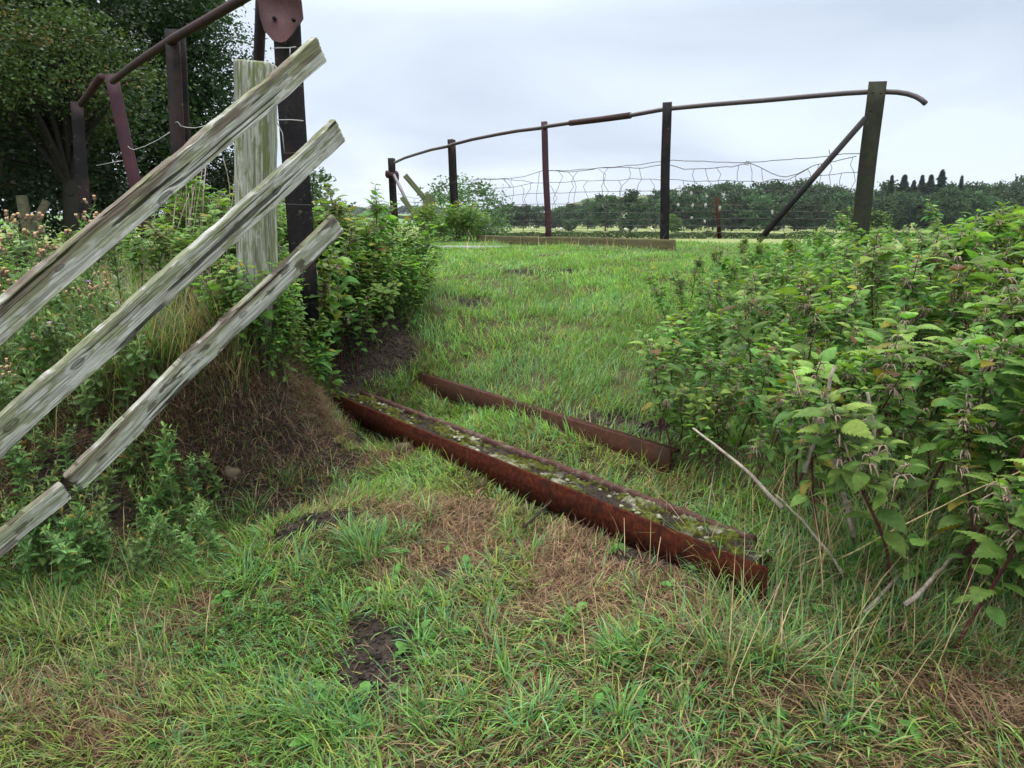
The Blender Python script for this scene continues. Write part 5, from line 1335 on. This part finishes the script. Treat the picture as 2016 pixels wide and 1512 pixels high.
def broad_tree(h, cr, seed, nclump, per, lsize, col, col2, tips=None, base=.25, sig=.13, trunk_r=None, squash=1.0, fork=5, barkc=(.032, .030, .024)):
    """trunk + limbs and a crown of leaves set in clumps at the branch ends"""
    r = np.random.default_rng(seed); tr = MB(); trunk_r = trunk_r or h * .022
    top = np.array([r.normal(0, .04) * h, r.normal(0, .04) * h, h * .62])
    tp = np.array([[0, 0, -.1], [.01 * h, 0, h * .2], top * np.array([.6, .6, .7]), top, top + np.array([0, 0, h * .25])])
    tr.tube(tp, [trunk_r * 1.25, trunk_r, trunk_r * .7, trunk_r * .4, trunk_r * .12], 9, barkc)
    cz = h * (base + 1) / 2; hz = h * (1 - base) / 2 * squash
    cl = []
    while len(cl) < nclump:
        v = r.normal(0, 1, 3); v /= np.linalg.norm(v); q = v * r.uniform(.45, 1.0) ** .6
        rr = 1 + .28 * (vnoise(np.array([v[0] * 1.8 + 5]), np.array([v[1] * 1.8 + v[2] * 1.3]), seed)[0] - .5) * 2
        P = np.array([q[0] * cr * rr, q[1] * cr * rr, cz + q[2] * hz * rr])
        if P[2] < h * base * .55: continue
        cl.append(P)
    cl = np.array(cl)
    for P in cl[::max(1, len(cl) // (fork * 9))]:
        a = r.uniform(.25, .8); S = tp[1] * (1 - a) + tp[3] * a; S[2] = min(S[2], P[2] * .85)
        m_ = (S + P) / 2 + np.array([0, 0, .06 * h]) + r.normal(0, .02 * h, 3)
        m2 = m_ * .5 + P * .5 + r.normal(0, .015 * h, 3)
        tr.tube([S, m_, m2, P], np.array([.42, .24, .14, .05]) * trunk_r, 5, barkc, cap=False)
    sg = cr * sig
    n = nclump * per; k = np.repeat(np.arange(nclump), per)
    off = r.normal(0, 1, (n, 3)) * np.array([sg * 1.25, sg * 1.25, sg * .62])
    P = cl[k] + off
    tone = r.uniform(.65, 1.35, nclump)[k][:, None] * r.uniform(.75, 1.25, (n, 1)); mx = r.random((nclump, 1))[k]
    C = (np.asarray(col) * (1 - mx) + np.asarray(col2) * mx) * tone
    if tips is not None:
        w_ = (r.random(nclump) < tips[0])[k] & (off[:, 2] > 0) & (r.random(n) < .6)
        C[w_] = np.asarray(tips[1]) * r.uniform(.7, 1.3, (w_.sum(), 1))
    V, F, Cc = leaf_quads(P, lsize, r, C)
    return tr.mesh('trunk', True), make_mesh('crown', V, F, Cc)
def conifer(h, cr, seed, col, n=2600, lsize=.9):
    r = np.random.default_rng(seed); tr = MB(); tr.tube([(0, 0, -.2), (0, 0, h * .6), (0, 0, h)], [h * .014, h * .008, .03], 7, (.05, .04, .035))
    u = r.uniform(.15, 1, n) ** .8; tier = np.clip(u, .05, 1); az = r.uniform(0, 6.28, n)
    az = np.round(az * 9 / 6.28 + tier * 31 % 1) * 6.28 / 9 + r.normal(0, .13, n) + tier * 40
    rad = (1 - tier) * cr * r.uniform(.05, 1.2, n) ** .6 * (.35 + 1.2 * vnoise(np.round(tier * 15), np.round(az * 1.5), seed))
    rad *= 1.15 - (tier * 8 % 1) * .6; z = tier * h - rad * .25 + r.normal(0, h * .015, n)
    P = np.c_[np.cos(az) * rad, np.sin(az) * rad, z]
    C = np.asarray(col) * r.uniform(.6, 1.3, (n, 1))
    V, F, Cc = leaf_quads(P, lsize, r, C, .2)
    return tr.mesh('trunk', True), make_mesh('crown', V, F, Cc)
def put_tree(name, ms, P, rz, sc, label, cat='tree', group=None, leafm='crown'):
    o = empty(name, P, rz); o.scale = sc if hasattr(sc, '__len__') else (sc, sc, sc)
    obj('trunk', ms[0], M['bark'], o); obj('crown', ms[1], M[leafm], o)
    return tag(o, label, cat, group)
DG = (.017, .042, .014); DG2 = (.028, .060, .018); ORG = (.24, .13, .035)
def gpt(px, D): 
    P = W(px, 500, D); return onground(P[0], D)
t1 = broad_tree(6.6, 2.0, 41, 240, 300, .075, DG, DG2, base=.06, sig=.115, trunk_r=.17)
put_tree('broadleaf_tree', t1, gpt(210, 11.5), .3, 1.0, 'largest dark tree, its crown reaching out of the top of the photo behind the handrail')
t2 = broad_tree(5.2, 2.1, 47, 170, 260, .065, DG, DG2, tips=(.05, (.08, .06, .025)), base=.05, sig=.12, trunk_r=.14)
put_tree('broadleaf_tree', t2, gpt(-90, 9.0), 1.1, 1.0, 'dark tree with orange tinged leaves at the left edge')
t3 = broad_tree(2.7, 1.0, 53, 80, 260, .042, (.045, .085, .02), (.06, .10, .025), tips=(.35, (.15, .095, .03)), base=.5, sig=.15, trunk_r=.09)
put_tree('hawthorn_tree', t3, gpt(150, 8.4), 2.0, 1.0, 'small hawthorn with reddish brown shoots behind the leaning maroon post')
t4 = broad_tree(4.0, 1.25, 59, 110, 260, .06, DG, DG2, base=.05, sig=.13, trunk_r=.1)
put_tree('hawthorn_tree', t4, gpt(385, 13.0), .7, 1.0, 'low dark hawthorn between the fence post and the tallest tree')
put_tree('hawthorn_tree', t4, gpt(60, 13.5), 2.9, 1.1, 'dark low tree behind the grey fence post at far left')
t5 = broad_tree(.62, .26, 61, 40, 90, .03, (.035, .075, .02), (.05, .10, .03), base=.02, sig=.17, trunk_r=.03)
put_tree('shrub', t5, gpt(612, 5.0), .2, 1.0, 'dark green shrub behind the tarred end post', 'shrub')
# hawthorn beyond the far black post
t6 = broad_tree(4.3, 2.1, 67, 90, 70, .16, (.055, .10, .035), (.07, .12, .045), base=.15, sig=.12, trunk_r=.09)
put_tree('hawthorn_tree', t6, np.array([W(905, 500, 34)[0], 34, -2.3]), .5, (1.0, 1.0, .96), 'loose round hawthorn seen beyond the far black post')
# wood across the field
FT = [broad_tree(13, 5.4, 80 + k, 75, 46, .95, (.042, .082, .036), (.060, .105, .045), base=.02, sig=.16, fork=2) for k in range(5)]
CF = [conifer(15, 3.2, 90 + k, (.035, .062, .036)) for k in range(3)]
def far_tree(px, pytop, D, libk, lab, grp, wpx=None, nm='broadleaf_tree', lib=None, pale=1.0):
    ms = (lib or FT)[libk % len(lib or FT)]; hh = 15.0 if lib is CF else 13.0
    P = W(px, 445, D); z0 = float(H(P[0], D)); top = W(px, pytop, D)[2]; s = (top - z0) / hh
    sx = s if wpx is None else (wpx / FPX * D) / (6.4 if lib is CF else 11.5)
    return put_tree(nm, ms, (P[0], D, z0), rg.uniform(0, 6.28), (sx, sx, s), lab, 'tree', grp, 'far')
G1 = 'trees across the far field'
for k_, (px, py, D, w_) in enumerate([(958, 408, 300, 40), (985, 402, 310, 46), (1012, 401, 320, 44), (1035, 405, 318, 42), (1060, 404, 322, 44), (1088, 410, 325, 40), (1108, 405, 320, 42), (1130, 398, 310, 46),
                                     (1158, 396, 300, 48), (1285, 390, 300, 44), (1262, 384, 320, 44), (1300, 372, 310, 46)]):
    far_tree(px, py, D, k_, 'grey green round tree in the line across the far field', G1, w_)
far_tree(1192, 378, 230, 2, 'lighter loose tree just left of the dark isolated one', None, 56)
far_tree(1241, 377, 205, 3, 'dark dense round tree standing alone beyond the middle of the wire', None, 58)
far_tree(1120, 430, 215, 1, 'small bush like tree left of the lighter loose one', None, 28)
G2 = 'trees along the edge of the wood'
k_ = 0; x_ = 1325
while x_ < 2120:
    far_tree(x_, 381 + rg.normal(0, 4) - 6 * sstep(1700, 1900, x_), rg.uniform(215, 240), k_, 'broad dark green tree in the front row of the wood behind the end post', G2, rg.uniform(50, 66)); x_ += rg.uniform(34, 46); k_ += 1
x_ = 1330
while x_ < 2120:
    far_tree(x_, 362 + rg.normal(0, 6) - 8 * sstep(1700, 1900, x_), rg.uniform(270, 300), k_ + 1, 'taller tree showing its top behind the front row of the wood', 'trees further back in the wood', rg.uniform(50, 70)); x_ += rg.uniform(28, 38); k_ += 1
for px, py, w_ in [(1505, 369, 22), (1545, 371, 18), (1585, 368, 20), (1620, 372, 18), (1413, 370, 20)]:
    far_tree(px, py, 285, k_, 'small dark conifer tip showing above the middle of the wood', 'conifer tips above the wood', w_, 'conifer_tree', CF); k_ += 1
for px, py, w_, lab in [(1746, 345, 44, 'leftmost conifer above the wood to the right of the end post'), (1771, 343, 64, 'broad conifer beside the leftmost one above the wood'), (1790, 355, 50, 'shortest conifer in the dip of the conifer clump'),
                        (1805, 345, 52, 'slim conifer left of the two tallest above the wood'), (1822, 343, 58, 'bushy conifer touching the tallest one'), (1843, 335, 66, 'tallest conifer above the wood'),
                        (1882, 346, 40, 'lone thin conifer right of the tallest one')]:
    far_tree(px, py + 4, 262, k_, lab, 'conifers above the wood', w_, 'conifer_tree', CF); k_ += 1
FL = [broad_tree(10, 4.2, 120, 70, 60, .7, (.085, .15, .035), (.10, .17, .045), base=.05, sig=.15, fork=2)]
P = W(1690, 455, 150); put_tree('broadleaf_tree', FL[0], (P[0], 150, float(H(P[0], 150))), 0, (.95, .95, .62), 'light green rounded tree behind the wide end post', 'tree', None, 'far')
P = W(1322, 455, 190); put_tree('broadleaf_tree', FL[0], (P[0], 190, float(H(P[0], 190))), 0, (.45, .45, .48), 'small light green tree at the foot of the black post', 'tree', None, 'far')
# hedge and far woods as masses
def mass(name, pts, D, hgt, dep, n, ls, col, lab, cat):
    r = np.random.default_rng(len(name) + n); x0, x1 = W(pts[0], 445, D)[0], W(pts[1], 445, D)[0]
    x_ = r.uniform(x0, x1, n); y_ = D + r.uniform(-dep, dep, n); hh = hgt * (.6 + .8 * fbm(x_ / (hgt * 2.5), y_ * 0 + 2, 3, 3)); z_ = H(x_, y_) + hh * r.random(n) ** .7
    c_ = np.asarray(col) * (.6 + .8 * fbm(x_ / hgt, z_ / hgt, 5, 2))[:, None] * r.uniform(.7, 1.3, (n, 1))
    V, F, C = leaf_quads(np.c_[x_, y_, z_], ls, r, c_); tag(obj(name, make_mesh(name, V, F, C), M['far']), lab, cat, kind='stuff')
mass('hedge', (880, 2100), 120, 1.0, 1.2, 26000, .28, (.06, .095, .035), 'low overgrown hedge running across the near side of the field', 'hedge')
mass('far_woods', (560, 1000), 1200, 11, 12, 9000, 4.0, (.05, .075, .05), 'distant dark belt of woodland on the horizon', 'woods')
mass('far_woods', (620, 960), 700, 3.5, 4, 7000, 1.4, (.06, .09, .05), 'thin distant hedge between the pale fields on the left', 'hedge')

# sheep in the far field
def sheep_mesh():
    b = MB(); b.lump((0, 0, .62), (.55, .27, .30), 2, (.55, .52, .45), .15, 10, 14)
    f = MB(); f.lump((.62, 0, .62), (.17, .09, .10), 1, (.45, .42, .36), .1, 8, 10); f.tube([(.45, 0, .70), (.60, 0, .64)], [.13, .09], 8, (.5, .47, .4))
    f.lump((.57, .11, .68), (.03, .06, .02), 1, (.4, .36, .3), .1, 5, 6); f.lump((.57, -.11, .68), (.03, .06, .02), 1, (.4, .36, .3), .1, 5, 6)
    l = MB()
    for sx in (-.34, .34):
        for sy in (-.13, .13): l.tube([(sx, sy, .45), (sx * 1.02, sy, .22), (sx, sy, 0)], [.07, .035, .035], 6, (.35, .32, .28))
    return b.mesh('fleece', True), f.mesh('head', True), l.mesh('legs', True)
sm = sheep_mesh()
for k_, (px, D) in enumerate([(942, 210), (953, 205), (959, 215), (997, 260), (1048, 235), (1096, 220), (1105, 214), (1232, 200), (1252, 202), (1284, 190)]):
    P = W(px, 450, D); o = empty('sheep', (P[0], D, float(H(P[0], D))), rg.uniform(0, 6.28)); o.scale = (1.15,) * 3
    for me_, nm in zip(sm, ('fleece', 'head', 'legs')): obj(nm, me_, M['fluff'], o)
    tag(o, 'tiny white sheep grazing in the far field', 'sheep', 'sheep grazing in the far field')

# ------------------------------------------------------------------ haze
b = MB(); b.box(((gx[0] + gx[-1]) / 2, (gy[0] + gy[-1]) / 2, 57), ((gx[-1] - gx[0]) / 2 + 20, (gy[-1] - gy[0]) / 2 + 20, 73))
m = NM('thin_haze'); pv = m.n('ShaderNodeVolumePrincipled'); pv.inputs['Color'].default_value = (.86, .91, 1.0, 1); pv.inputs['Density'].default_value = 0.0001
m.l(pv.outputs[0], m.o.inputs['Volume'])
hz = b.build('haze', m.m); tag(hz, 'thin pale haze over the far field and wood', 'haze', kind='stuff')
